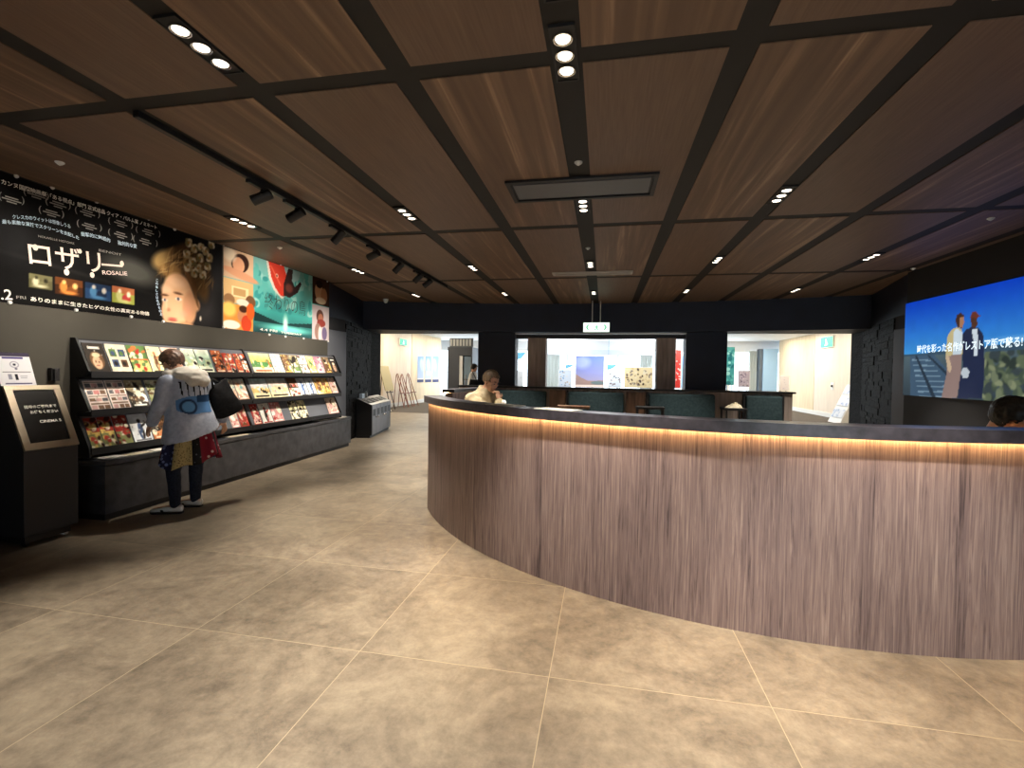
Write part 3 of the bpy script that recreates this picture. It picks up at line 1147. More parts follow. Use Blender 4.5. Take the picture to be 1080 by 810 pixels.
mk.obox((cx_ - .03, ey - .003, cz_ - .045), (.022, 0, -.014), (0, .002, 0), (.005, 0, .008))
mk.obox((cx_ + .03, ey - .003, cz_ - .048), (.014, 0, -.02), (0, .002, 0), (.008, 0, .005))
mk.obox((cx_ + .034, ey - .003, cz_ + .008), (.02, 0, -.012), (0, .002, 0), (.004, 0, .006))
mk.obox((cx_ - .03, ey - .003, cz_ + .01), (.02, 0, .008), (0, .002, 0), (-.003, 0, .006))
mk.build('pictogram', M_SIGNG, t)
rd = MB()
for u in (624.5, 633):
    xx = at(u, 340, y=ey).x
    rd.tube((xx, ey + .027, a_.z), (xx, ey + .027, CEIL_Z + .007), .011)
rd.build('rod', M_WHITE, t)
# ================================================================== POSTER WALL
UY, UZ, NX_ = (0, 1, 0), (0, 0, 1), (1, 0, 0)
PX = WALL_X + .004


def W(px, py):
    p = at(px, py, x=PX)
    return p.y, p.z


Y0, Z0, PS = 1.79, 1.905, .944
s1 = Sheet(3.64, 1.105, 320, 98, (14, 13, 14))


def P1(px, py):
    y, z = W(px, py)
    return (y - Y0) / PS, (z - Z0) / PS


def e1(px, py, rx, rz, col, rot=0, soft=None, op=1.0):
    u, v = P1(px, py)
    s1.ell(u, v, rx, rz, col, rot, soft, op)


e1(140, 286, .30, .13, (92, 92, 86), -.1, .12, .8)
e1(55, 280, .9, .02, (60, 60, 58), -.1, .02, .3)
e1(215, 310, .25, .45, (58, 56, 58), 0, .22, .8)
e1(222, 275, .18, .3, (40, 40, 44), 0, .2, .7)
e1(10, 250, .2, .2, (34, 34, 36), .5, .2, .8)
# portrait of a woman with flowers in her hair
for a in ((173, 274, .16, .10, (186, 152, 98), .6), (181, 285, .16, .10, (150, 112, 66), .2), (186, 272, .14, .12, (146, 112, 70), .3), (198, 272, .2, .17, (74, 54, 36), 0), (206, 288, .17, .2, (96, 70, 44), .2), (213, 300, .1, .2, (112, 84, 52), .2), (217, 285, .08, .15, (66, 48, 34), 0)):
    e1(*a[:5], a[5], .06)
for a in ((207, 322, .055, .075, (212, 158, 118)), (188, 313, .215, .28, (226, 176, 136)), (184.5, 329, .175, .2, (228, 178, 140)), (200, 325, .1, .2, (208, 154, 116)), (196, 346, .13, .08, (206, 152, 112))):
    e1(*a[:5], 0, .03)
e1(186, 298, .12, .06, (240, 196, 158), 0, .05)
rs = np.random.default_rng(4)
for q in range(150):                      # strands of the piled-up hair
    a = rs.uniform(0, 1)
    px, py = 170 + 48 * a + rs.normal(0, 3), 286 - 22 * math.sin(a * 3.0) + rs.normal(0, 5) + 14 * a
    e1(px, py, rs.uniform(.03, .08), .006, [(206, 174, 118), (150, 112, 66), (100, 72, 44), (60, 42, 28), (178, 140, 88)][rs.integers(5)], rs.uniform(.2, 1.6), None, .75)
e1(198, 327, .05, .09, (214, 150, 120), 0, .06, .7); e1(193, 331, .05, .04, (232, 164, 138), 0, .04, .6); e1(176, 305, .07, .05, (246, 206, 172), 0, .05, .7)
for q in range(12):
    e1(203 + q * .5, 296 + q * 2.4, .012, .05, (120, 86, 54), .5, None, .7)
e1(204, 300, .05, .13, (110, 76, 46), .35, .04)
e1(199, 293, .03, .1, (120, 84, 52), .5, .02)
e1(173.5, 311, .05, .014, (112, 76, 54), .05); e1(188, 309.5, .06, .015, (112, 76, 54), -.05)
e1(173.8, 316.5, .035, .017, (240, 226, 214)); e1(188.5, 315.5, .042, .019, (240, 226, 214))
e1(174, 316.3, .015, .017, (60, 66, 84)); e1(188, 315.3, .017, .019, (60, 66, 84))
e1(177.5, 326.5, .03, .022, (196, 138, 106), 0, .015); e1(175.5, 322, .014, .06, (238, 192, 156), 0, .015)
e1(182, 337.5, .06, .017, (176, 86, 76)); e1(182, 335.6, .05, .01, (192, 104, 92)); e1(186, 343, .1, .014, (196, 142, 112), 0, .02)
e1(211.5, 336, .014, .03, (236, 226, 206))
for px, py in ((199, 256), (205, 262), (212, 261), (197, 268), (203, 276), (209, 283), (217, 265), (221, 272), (219, 281), (211, 272), (223, 258), (205, 288), (214, 290), (198, 282)):
    for k in range(5):
        a = k * 1.257 + px
        e1(px + 1.6 * math.cos(a), py + 2.2 * math.sin(a), .030, .038, [(214, 200, 166), (176, 158, 118), (232, 222, 196), (120, 110, 74)][(k + px) % 4], a, op=.95)
    e1(px, py, .014, .016, (170, 120, 60))
PH = [((30, 289), (55, 305), [(92, 88, 60), (206, 200, 168), (120, 116, 84), (40, 38, 26)]), ((58, 293), (87, 313), [(58, 32, 18), (206, 128, 60), (120, 70, 34), (240, 190, 120)]),
      ((90, 298), (117, 318), [(34, 60, 96), (70, 118, 158), (24, 36, 60), (196, 190, 180)]), ((118.5, 302), (142, 322), [(150, 158, 70), (196, 196, 130), (180, 60, 60), (236, 224, 200)])]
for (ax, ay), (bx, by), pal in PH:
    u0, v1 = P1(ax, ay + 1); u1, _ = P1(bx, ay); _, v0 = P1((ax + bx) / 2, by - 1.5)
    v1 = P1((ax + bx) / 2, (ay + 1))[1]; 
    v0 = min(v0, v1 - .12)
    s1.rect(u0, v0, u1, v1, pal[0])
    w_, h_ = u1 - u0, v1 - v0
    s1.rect(u0, v0 + h_ * .6, u1, v1, pal[2], .6)
    for q, (fu, fv, ru, rv, c) in enumerate(((.3, .45, .14, .3, pal[1]), (.62, .35, .2, .25, pal[2]), (.32, .75, .07, .12, pal[3]), (.72, .6, .09, .18, pal[3]), (.5, .15, .3, .1, pal[1]))):
        s1.ell(u0 + fu * w_, v0 + fv * h_, ru * w_, rv * h_, c, op=.9)
s1.cloud(.15, .2)
poster = thing('film_poster', (PX, Y0 + 1.72, Z0), 'long dark film poster with pale title lettering and a woman wearing flowers', 'poster', 'film posters high on the wall')
finish('sheet', s1.mesh((PX, Y0, Z0), (0, PS, 0), (0, 0, PS), .003, NX_), poster)
lt = Lines(poster, [M_TXTW, M_TXTP, M_TXTB, M_TXTG])


def line(mb, s, p0, p1, hpx, m=0, align='l', bold=0.0, bend=0.0, lift=.004):
    """text between two photograph points on the poster wall (its lower corners), hpx = letter height there"""
    y0, z0 = W(*p0); y1, z1 = W(*p1)
    hh = W(p0[0], p0[1] - hpx)[1] - z0
    L = math.hypot(y1 - y0, z1 - z0)
    U = (0, (y1 - y0) / L, (z1 - z0) / L); V = (0, -U[2], U[1])
    write(mb, s, (PX, y0, z0), U, V, NX_, h=hh, w=L, m=m, align='l', bold=bold, bend=bend, lift=lift)
    mb.flush()


line(lt, 'カンヌ国際映画祭「ある視点」部門 正式出品 クィア・パルム賞 ノミネート', (1, 194), (165, 242), 5.5, 0, bold=.012)
line(lt, 'クレスカのウィットは想像しうる', (13, 231), (74, 241), 4.5, 2, bold=.01, bend=.02)
line(lt, '最も素敵な演技でスクリーンを支配した', (2, 236), (83, 253), 4.5, 2, bold=.01, bend=.03)
line(lt, '衝撃的に魅惑的', (85, 249), (116, 256), 4.5, 2, bold=.01, bend=.01)
line(lt, '独創的な愛', (124, 258), (144, 262), 4.5, 2, bold=.01)
line(lt, 'ロザリ', (31, 279.5), (107, 288.5), 25, 1, bold=.008)
line(lt, 'ー', (107, 280), (129, 281.8), 2.2, 1, bold=.02)
lt.sphere((PX + .003, *W(128.3, 278)), (.001, .02, .028), 1, 16, 8); lt.flush('lettering')
for px, py, r_ in ((37, 261, .02), (70, 287, .022), (97, 290, .02), (84, 265, .016)):
    lt.sphere((PX + .003, *W(px, py)), (.001, r_, r_ * 1.3), 1, 16, 8)
    lt.flush('ornament')
line(lt, 'ROSALIE', (108, 289.5), (134, 290.5), 4.2, 1, bold=.01)
line(lt, '.2', (1, 316), (13, 316.5), 11, 0, bold=.01)
line(lt, 'FRI', (17, 315), (27, 315.5), 3, 3)
line(lt, 'ありのままに生きたヒゲの女性の真実ある物語', (32, 317.5), (157, 333), 5, 0, bold=.012)
# festival laurels: brackets round short lines
for row in (((38, 205), (61, 215), (92, 224), (127, 235), (156, 244)), ((12, 210), (54, 224), (94, 238), (127, 247), (153, 254))):
    for (cx0, cy0) in row:
        for s_, ch in ((-1, '('), (1, ')')):
            y, z = W(cx0 + s_ * 12, cy0 + 4 + s_ * 2.5)
            write(lt, ch, (PX, y, z), UY, UZ, NX_, h=.07, m=3, align='c')
        for q in (-2.0, .4, 2.8):
            y, z = W(cx0, cy0 + q + .8)
            lt.obox((PX + .004, y, z), (0, .07 - .013 * abs(q), 0), (0, 0, .0045), (.0005, 0, 0), 3)
        lt.flush('laurel')
y, z = W(166, 300)
for k in range(11):
    yy, zz = W(165.5 - 2.2 * math.sin(k / 10 * math.pi) + k * .45, 297 + k * 3.6)
    write(lt, 'この美しさは私のものだ'[k], (PX, yy, zz), UY, UZ, NX_, h=.028, m=2, align='c', bold=.01)
lt.flush()
line(lt, 'NOUVELLE HISTOIRE', (40, 250), (78, 258), 2.2, 3)
line(lt, 'BENOIT', (104, 265), (128, 270), 2.4, 3)

# the second banner
Y2, Z2 = 5.25, 1.915
s2 = Sheet(2.50, 1.095, 220, 98, (60, 150, 146))


def P2(px, py):
    y, z = W(px, py)
    return (y - Y2) / PS, (z - Z2) / PS


def e2(px, py, rx, rz, col, rot=0, soft=None, op=1.0):
    u, v = P2(px, py)
    s2.ell(u, v, rx, rz, col, rot, soft, op)


u268, u329 = P2(268, 300)[0], P2(329, 320)[0]
s2.grad(0, .35, (34, 66, 70), (70, 176, 170)); s2.grad(.35, .8, (70, 170, 166), (116, 190, 184)); s2.grad(.8, 1.2, (116, 190, 184), (132, 182, 180))
s2.speck(u268, .4, u329, 1.1, [(150, 206, 200), (60, 150, 150), (96, 184, 178)], 70, .08)
s2.cloud(.25, .25)
s2.poly([(u268, .16), (u268, .3), (u268 + .3, .24), (u268 + .6, .18), (u329, .26), (u329, .17)], (26, 52, 54))
s2.ell(u268 + .75, .1, .5, .05, (110, 206, 196), 0, .05)
s2.ell(u268 + .7, .19, .05, .12, (200, 240, 230), 0, .06)
# abstract plumage: a red sweep, a dark crescent, pale disc
pr = lambda px, py: P2(px, py)
s2.poly([pr(283, 275), pr(299, 279), pr(302, 290), pr(301, 302), pr(300, 313), pr(296, 312), pr(290, 303), pr(286, 292)], (206, 62, 46))
s2.poly([pr(281, 275), pr(283, 275), pr(286, 292), pr(290, 303), pr(296, 312), pr(300, 313.5), pr(297, 315), pr(289, 306), pr(284, 294)], (224, 214, 200))
s2.poly([pr(300, 281), pr(309, 284), pr(317, 288), pr(315, 296), pr(308, 298), pr(303, 294)], (150, 184, 186))
s2.poly([pr(304, 283), pr(309, 285), pr(308, 296), pr(311, 303), pr(317, 297), pr(318, 300), pr(314, 309), pr(306, 314), pr(299, 312), pr(299, 300)], (52, 36, 36))
s2.ell(*pr(305, 304), .09, .07, (112, 62, 54), 0, .04)
s2.ell(*pr(292, 291), .035, .035, (240, 190, 170)); s2.ell(*pr(292, 291), .016, .016, (30, 24, 24))
for q in range(9):
    s2.ell(*pr(286 + q * 1.2, 281 + q * 2.4), .018, .03, (232, 112, 84), .6, op=.5)
# photograph panels either side
v_a, v_b = .70, .36
s2.rect(0, v_a, u268 - .015, 1.1, (206, 172, 142)); s2.rect(0, v_b, u268 - .015, v_a - .012, (214, 176, 124)); s2.rect(0, 0, u268 - .015, v_b - .012, (222, 150, 70))
s2.ell(.30, .93, .17, .13, (52, 30, 24), .4); s2.ell(.27, .9, .11, .11, (214, 156, 122)); s2.ell(.32, .77, .34, .055, (208, 150, 116), -.15); s2.ell(.1, 1.02, .12, .1, (232, 214, 190), 0, .06)
s2.rect(.14, .45, .46, .6, (238, 212, 164)); s2.rect(.18, .48, .4, .57, (190, 150, 100)); s2.ell(.1, .4, .1, .08, (150, 110, 76)); s2.ell(.5, .42, .1, .09, (120, 84, 56)); s2.ell(.35, .39, .12, .05, (228, 220, 206))
s2.ell(.1, .27, .12, .1, (248, 206, 110), 0, .05); s2.ell(.34, .2, .09, .09, (206, 140, 100)); s2.ell(.36, .3, .08, .05, (70, 40, 26)); s2.ell(.42, .1, .1, .12, (206, 70, 40)); s2.ell(.14, .06, .16, .06, (240, 232, 220)); s2.ell(.5, .28, .08, .12, (220, 96, 40))
s2.rect(u329 + .01, .62, 2.5, 1.1, (62, 40, 30)); s2.rect(u329 + .01, 0, 2.5, .605, (196, 182, 186))
c0 = (u329 + 2.5) / 2
s2.ell(c0 - .06, .86, .12, .16, (196, 150, 110)); s2.ell(c0 + .1, .8, .1, .14, (170, 118, 84)); s2.ell(c0 - .05, .99, .1, .07, (40, 24, 18)); s2.ell(c0, .7, .16, .06, (220, 200, 170))
s2.ell(c0 - .02, .42, .11, .12, (92, 62, 54)); s2.ell(c0, .38, .08, .09, (170, 112, 90)); s2.ell(c0 + .02, .3, .13, .07, (140, 60, 54)); s2.ell(c0 - .08, .14, .1, .15, (150, 118, 110)); s2.ell(c0 + .12, .12, .08, .12, (110, 96, 130)); s2.ell(c0 - .02, .1, .05, .14, (226, 214, 210))
post2 = thing('film_poster', (PX, Y2 + 1.18, Z2), 'teal film poster with red and dark bird shape between columns of photographs', 'poster', 'film posters high on the wall')
finish('sheet', s2.mesh((PX, Y2, Z2), (0, PS, 0), (0, 0, PS), .003, NX_), post2)
lt = Lines(post2, [M_TXTK, M_TXTW])
line(lt, '終わりの鳥', (279, 325), (322, 333), 17, 0, bold=-.012)
line(lt, '4.4 FRI', (274, 348.5), (292, 350.5), 2.6, 1)
line(lt, 'TUESDAY', (296, 351.5), (318, 354), 2.0, 1)
for tgt, pts in (('top edge of the long dark poster', ((17, 186), (55, 198), (102, 213), (157, 231), (184, 242))), ('bottom edge of the long dark poster', ((10, 319), (80, 327), (138, 334), (172, 339))),
                 ('top edge of the teal poster', ((236, 258), (296, 279), (345, 297))), ('bottom edge of the teal poster', ((236, 345), (284, 353), (301, 355), (320, 357), (346, 360)))):
    for px, py in pts:
        y, z = W(px, py)
        o = MB().tube((WALL_X - .001, y, z), (PX + .012, y, z), .016, .013, 14).build('magnet', M_WHITE)
        tag(o, 'small round white magnet on the ' + tgt, 'magnet', 'white magnets on the ' + tgt)

# ================================================================== LEAFLET RACK AND BENCH
RY0, RY1, RYM = 3.50, 7.68, 5.515
rack = thing('leaflet_rack', (-4.85, 5.6, .58), 'long black wall rack with three sloping tiers of film leaflets', 'leaflet rack')
TIERS = [(1.34, 1.64), (.99, 1.28), (.64, .95)]
prof = [(WALL_X + .004, .57), (-4.55, .57), (-4.55, .66)]
for z0, z1 in TIERS[::-1]:
    prof += [(-4.55, z0 + .015), (-4.70, z1 + .02), (-4.60, z1 + .03)] if z0 < 1.3 else [(-4.55, z0 + .015), (-4.70, z1 + .02)]
prof += [(WALL_X + .004, 1.66)]
for a, b in ((RY0 - .02, RY0), (RYM - .01, RYM + .01), (RY1, RY1 + .02)):
    MB().prism_y(prof, a, b).build('side_panel' if a != RYM - .01 else 'divider', M_BLACK, rack)
box('back_panel', WALL_X + .006, -4.735, RY0, RY1, .57, 1.655, M_WALLD, rack)
for k, (z0, z1) in enumerate(TIERS):
    for a, b in ((RY0, RYM - .01), (RYM + .01, RY1)):
        # sloping board and ledge with raised lip
        MB().hexa([(-4.585, a, z0), (-4.60, a, z0), (-4.60, b, z0), (-4.585, b, z0)], [(-4.712, a, z1), (-4.727, a, z1), (-4.727, b, z1), (-4.712, b, z1)]).build('sloping_board', M_GREYP, rack)
        m_ = MB()
        m_.box(-4.735, -4.545, a, b, z0 - .045, z0 - .002)
        m_.box(-4.553, -4.545, a, b, z0 - .002, z0 + .016)
        m_.build('ledge', M_BLACK, rack)
M_CLEAR = mat('clear_lip', (210, 216, 216), .1, trans=.85)


def flyer_sheet(w, h, style, cols, seed):
    rg = np.random.default_rng(seed)
    nx, ny = max(12, int(w / .007)), 38
    s = Sheet(w, h, nx, ny, cols[0])
    pk = lambda: cols[rg.integers(1, len(cols))]
    if style == 'photo':            # one picture, title band
        s.grad(0, h, cols[1], cols[0])
        s.speck(0, .1 * h, w, h, cols, 16, .018, rg)
        for _ in range(6): s.ell(rg.uniform(.1, .9) * w, rg.uniform(.15, .8) * h, rg.uniform(.08, .22) * w, rg.uniform(.08, .25) * h, pk(), rg.uniform(0, 3), op=.8)
        s.speck(0, .15 * h, w, .95 * h, cols, 18, .010, rg)
        s.rect(.12 * w, .06 * h, .85 * w, .12 * h, cols[-1])
    elif style == 'grid':           # rows of small pictures on paper
        for r_ in range(4):
            s.rect(.05 * w, (.93 - r_ * .24) * h, .95 * w, (.96 - r_ * .24) * h, cols[-1], .8)
            for q in range(3):
                s.rect((.07 + q * .31) * w, (.77 - r_ * .24) * h, (.32 + q * .31) * w, (.9 - r_ * .24) * h, pk(), .85)
    elif style == 'four':
        for a in (0, 1):
            for b in (0, 1):
                s.rect((.12 + a * .42) * w, (.2 + b * .36) * h, (.46 + a * .42) * w, (.46 + b * .36) * h, pk())
                s.ell((.28 + a * .42) * w, (.32 + b * .36) * h, .1 * w, .08 * h, pk())
    elif style == 'portrait':
        s.ell(.5 * w, .42 * h, .34 * w, .3 * h, cols[1]); s.ell(.48 * w, .34 * h, .22 * w, .22 * h, cols[2]); s.ell(.4 * w, .36 * h, .03 * w, .02 * h, (40, 30, 30)); s.ell(.56 * w, .36 * h, .03 * w, .02 * h, (40, 30, 30)); s.ell(.48 * w, .24 * h, .07 * w, .02 * h, (150, 70, 66))
        s.ell(.5 * w, .6 * h, .2 * w, .08 * h, cols[3]); s.rect(.2 * w, .8 * h, .8 * w, .87 * h, cols[-1], .85)
    elif style == 'figure':
        s.ell(.5 * w, .75 * h, .1 * w, .07 * h, cols[2]); s.ell(.5 * w, .5 * h, .13 * w, .2 * h, cols[1]); s.ell(.42 * w, .24 * h, .06 * w, .18 * h, cols[1], .2); s.ell(.58 * w, .24 * h, .06 * w, .18 * h, cols[2], -.2); s.ell(.7 * w, .6 * h, .2 * w, .04 * h, cols[2], .6); s.rect(.1 * w, .03 * h, .9 * w, .08 * h, cols[-1])
    elif style == 'band':
        s.grad(.55 * h, h, cols[1], cols[2]); s.rect(0, .3 * h, w, .56 * h, cols[3]); s.speck(0, .3 * h, w, .6 * h, cols[1:], 14, .03 * 1, rg); s.rect(.1 * w, .1 * h, .9 * w, .16 * h, cols[-1])
    elif style == 'split':
        s.rect(0, .5 * h, w, h, cols[1]); s.speck(0, .5 * h, w, h, cols[2:], 12, .025, rg); s.speck(0, 0, w, .48 * h, cols[1:], 12, .025, rg); s.rect(.0 * w, .47 * h, w, .52 * h, cols[-1])
    s.speck(.05 * w, .14 * h, .95 * w, .92 * h, [(90, 80, 72), (214, 204, 186), cols[1]], 9, .007, rg)
    g = s.c.mean(2, keepdims=True)
    s.c = s.c * .8 + g * .2
    s.cloud(.2, .035, rg)
    return s


RED, ORG, YEL, CRM, WHT = (190, 50, 38), (214, 112, 52), (226, 190, 90), (238, 226, 196), (240, 238, 230)
BLU, GRN, BRN, DRK, PNK, OLV, TEA = (84, 120, 186), (96, 140, 70), (112, 74, 48), (44, 38, 36), (222, 160, 156), (128, 132, 76), (110, 170, 170)
FLY = [
    # tier, px0, px1, style, colours, label
    (0, 90, 112.5, 'portrait', [(58, 52, 48), (120, 84, 54), (220, 170, 132), (206, 190, 150), WHT], 'dark leaflet with woman\'s face, leftmost on the top tier'),
    (0, 113.5, 135.5, 'four', [CRM, BRN, (70, 90, 130), GRN, DRK], 'cream leaflet with four small pictures on the top tier'),
    (0, 136, 155.5, 'split', [(236, 206, 110), GRN, RED, CRM, ORG], 'yellow and red picture leaflet right of the four-picture leaflet'),
    (0, 156.5, 171.5, 'figure', [(234, 226, 170), BRN, (200, 130, 84), DRK], 'pale yellow leaflet with dancing figure on the top tier'),
    (0, 172.5, 190.5, 'photo', [(232, 196, 176), PNK, CRM, BRN], 'pinkish leaflet behind the standing woman\'s head'),
    (0, 193, 207, 'band', [(222, 228, 200), (150, 180, 150), (230, 234, 216), (176, 190, 140), DRK], 'pale green landscape leaflet just right of the woman\'s head'),
    (0, 207.6, 222.5, 'band', [(222, 228, 200), (140, 176, 150), (230, 234, 216), (170, 186, 140), DRK], 'pale green landscape leaflet above the black tote bag'),
    (0, 224.5, 235, 'photo', [(196, 96, 50), (150, 60, 34), ORG, DRK, CRM], 'dark orange leaflet on the top tier, left of three red ones'),
    (0, 235.5, 241, 'photo', [(196, 60, 40), RED, ORG, BRN, CRM], 'narrow red leaflet beside the dark orange leaflet on top tier'),
    (0, 241.5, 247, 'split', [CRM, RED, DRK, WHT, ORG], 'narrow white and red leaflet, second from left of the divider group'),
    (0, 247.5, 253.5, 'photo', [(186, 54, 38), RED, BRN, ORG, CRM], 'red leaflet between two narrow white ones near the rack divider'),
    (0, 254, 260.5, 'split', [CRM, RED, DRK, WHT, ORG], 'white and red leaflet touching the rack divider, top tier'),
    (0, 264.5, 286, 'band', [CRM, (220, 190, 80), (200, 214, 170), (84, 150, 78), ORG], 'wide cream leaflet with green band right of the rack divider'),
    (0, 286.6, 297.5, 'grid', [WHT, (200, 210, 170), PNK, CRM, (180, 180, 170)], 'white leaflet beside the green banded one on the top tier'),
    (0, 298, 306, 'photo', [(120, 90, 62), BRN, DRK, CRM, YEL], 'brown picture leaflet, third right of the divider on top'),
    (0, 306.5, 315, 'photo', [(150, 130, 96), GRN, DRK, CRM, WHT], 'olive brown picture leaflet, fourth right of the divider on top'),
    (0, 315.5, 324, 'split', [CRM, WHT, BRN, PNK, DRK], 'cream leaflet, fifth right of the divider on the top tier'),
    (0, 324.5, 332, 'photo', [(214, 196, 130), YEL, GRN, DRK, CRM], 'yellowish leaflet, sixth right of the divider on the top tier'),
    (0, 332.5, 340.5, 'photo', [(176, 110, 140), PNK, (120, 70, 110), CRM, WHT], 'pink purple leaflet on the top tier near its far end'),
    (0, 341, 348, 'photo', [(140, 110, 76), BRN, CRM, DRK, YEL], 'brown leaflet second from the far end of the top tier'),
    (0, 348.5, 354.5, 'portrait', [(52, 46, 44), BRN, (200, 160, 130), CRM, WHT], 'dark leaflet at the far end of the top tier'),
    (1, 91, 113.5, 'grid', [(240, 222, 214), (206, 110, 110), (80, 80, 90), PNK, BRN], 'white and pink programme sheet, leftmost on the middle tier'),
    (1, 114, 133.5, 'grid', [(240, 222, 214), (206, 110, 110), (80, 80, 90), PNK, BRN], 'white and pink programme sheet, second on the middle tier'),
    (1, 134, 153, 'photo', [(196, 176, 130), DRK, CRM, BRN, WHT], 'dark and cream picture leaflet on the middle tier beside pink sheets'),
    (1, 156, 171.5, 'photo', [(204, 206, 170), OLV, CRM, BRN, DRK], 'pale olive leaflet at the woman\'s left arm, middle tier'),
    (1, 236, 248, 'photo', [(206, 216, 210), (226, 170, 130), CRM, TEA, WHT], 'pale blue and peach leaflet right of the tote bag, middle tier'),
    (1, 248.5, 261, 'photo', [(206, 216, 210), (226, 160, 120), CRM, TEA, WHT], 'pale blue and peach leaflet touching the divider, middle tier'),
    (1, 265, 283, 'band', [(240, 226, 176), (220, 200, 200), (170, 206, 216), (226, 190, 110), DRK], 'wide sky blue and sand leaflet right of the divider, middle tier'),
    (1, 283.5, 303, 'band', [(240, 226, 176), (226, 180, 160), (180, 204, 206), (226, 206, 150), DRK], 'wide peach and sand leaflet, second right of divider, middle tier'),
    (1, 304, 314, 'split', [CRM, BRN, RED, PNK, DRK], 'brown and pink leaflet, third right of divider on middle tier'),
    (1, 314.5, 323, 'figure', [(206, 214, 226), BLU, (60, 70, 110), DRK], 'blue and white figure leaflet, fourth right of divider, middle tier'),
    (1, 323.5, 331.5, 'figure', [(206, 214, 226), BLU, (60, 70, 110), DRK], 'blue and white figure leaflet next to the golden ones'),
    (1, 332, 339.5, 'photo', [(222, 176, 90), YEL, BRN, ORG, CRM], 'golden leaflet right of the blue ones on the middle tier'),
    (1, 340, 347, 'photo', [(226, 180, 96), YEL, BRN, CRM, ORG], 'golden leaflet second from the far end of the middle tier'),
    (1, 347.5, 354, 'photo', [(226, 190, 156), PNK, BRN, CRM, WHT], 'peach leaflet at the far end of the middle tier'),
    (2, 91, 105, 'split', [OLV, (186, 52, 40), (60, 24, 20), CRM, YEL], 'red over green leaflet, leftmost on the bottom tier'),
    (2, 105.5, 120, 'split', [OLV, (186, 52, 40), (60, 24, 20), CRM, YEL], 'red over green leaflet, second on the bottom tier'),
    (2, 120.5, 136, 'split', [OLV, (150, 40, 34), (60, 24, 20), CRM, RED], 'red over green leaflet with red corner, third on bottom tier'),
    (2, 137, 157, 'figure', [(226, 230, 234), (60, 80, 120), DRK, (120, 120, 126)], 'white leaflet with dark blue figure on the bottom tier'),
    (2, 158, 176, 'photo', [(226, 196, 150), ORG, DRK, BRN, CRM], 'tan and orange leaflet beside the woman\'s left hand'),
    (2, 241, 249.5, 'photo', [(228, 216, 206), PNK, CRM, RED, WHT], 'pale leaflet just right of the tote bag on the bottom tier'),
    (2, 250, 262.5, 'photo', [(200, 90, 80), RED, PNK, CRM, BRN], 'red and pink leaflet touching the divider on the bottom tier'),
    (2, 265, 273, 'photo', [(190, 44, 48), RED, DRK, PNK, CRM], 'bright red leaflet right of the divider on the bottom tier'),
    (2, 274, 285, 'figure', [(232, 226, 220), DRK, RED, RED], 'white leaflet with two dark marks and red foot, bottom tier'),
    (2, 285.5, 296.5, 'photo', [(206, 110, 110), PNK, RED, CRM, WHT], 'pink red leaflet before the empty stretch of bottom tier'),
    (2, 305, 313, 'split', [CRM, (220, 210, 160), OLV, DRK, DRK], 'cream leaflet alone in the bottom tier gap, nearer of two'),
    (2, 314, 322.5, 'split', [CRM, (220, 210, 160), OLV, DRK, DRK], 'cream leaflet alone in the bottom tier gap, farther of two'),
    (2, 344, 355, 'photo', [(236, 220, 190), PNK, CRM, BRN, WHT], 'cream picture leaflet alone at the far end of bottom tier'),
]
slope = [Vector((-4.727 + 4.60, 0, z1 - z0)) for z0, z1 in TIERS]
for k, (tr, a, b, st, cols, lab) in enumerate(FLY):
    z0, z1 = TIERS[tr]
    py = {0: 385, 1: 418, 2: 452}[tr]
    ya, yb = at(a, py, x=-4.64).y, at(b, py, x=-4.64).y
    if ya < RYM < yb: ya, yb = (ya, RYM - .012) if (ya + yb) / 2 < RYM else (RYM + .012, yb)
    ya, yb = max(ya, RY0 + .005), min(yb, RY1 - .005)
    if yb > RYM - .012 and ya < RYM: yb = RYM - .012
    if ya < RYM + .012 and yb > RYM: ya = RYM + .012
    w = (yb - ya) - .006
    V = Vector((-.127, 0, z1 - z0)).normalized()
    Nn = Vector((V.z, 0, -V.x))
    h = min((z1 - z0) / V.z * .985, max(.24, .297) if w > .1 else .27)
    o_ = Vector((-4.5835, ya + .003, z0 + .001)) + Nn * (.007 + .002 * (k % 3))
    sh = flyer_sheet(w, h, st, cols, 100 + k if k not in (22, 36, 31) else 100 + k - 1)
    ob = finish('leaflet', sh.mesh(o_, UY, V, .006, Nn), origin=(o_.x, (ya + yb) / 2, z0))
    tag(ob, lab, 'leaflet', 'film leaflets on the wall rack')

bench = thing('bench', (-4.6, 5.8, 0), 'long dark grey bench box running below the leaflet rack', 'bench')
xa, xb = -4.40, -4.60
ya, yb = 3.50, 8.10
MB().hexa([(WALL_X + .003, ya + .02, .0), (xa - .03, ya + .02, .0), (xb - .03, yb - .02, .0), (WALL_X + .003, yb - .02, .0)],
          [(WALL_X + .003, ya + .02, .06), (xa - .03, ya + .02, .06), (xb - .03, yb - .02, .06), (WALL_X + .003, yb - .02, .06)]).build('plinth', M_BLACK, bench)
MB().hexa([(WALL_X + .003, ya, .06), (xa, ya, .06), (xb, yb, .06), (WALL_X + .003, yb, .06)],
          [(WALL_X + .003, ya, .50), (xa, ya, .50), (xb, yb, .50), (WALL_X + .003, yb, .50)]).build('body', M_BENCH, bench, bevel=.004)
MB().hexa([(WALL_X + .003, ya - .005, .505), (xa + .012, ya - .005, .505), (xb + .012, yb + .005, .505), (WALL_X + .003, yb + .005, .505)],
          [(WALL_X + .003, ya - .005, .545), (xa + .012, ya - .005, .545), (xb + .012, yb + .005, .545), (WALL_X + .003, yb + .005, .545)]).build('top', M_BENCH, bench, bevel=.005)
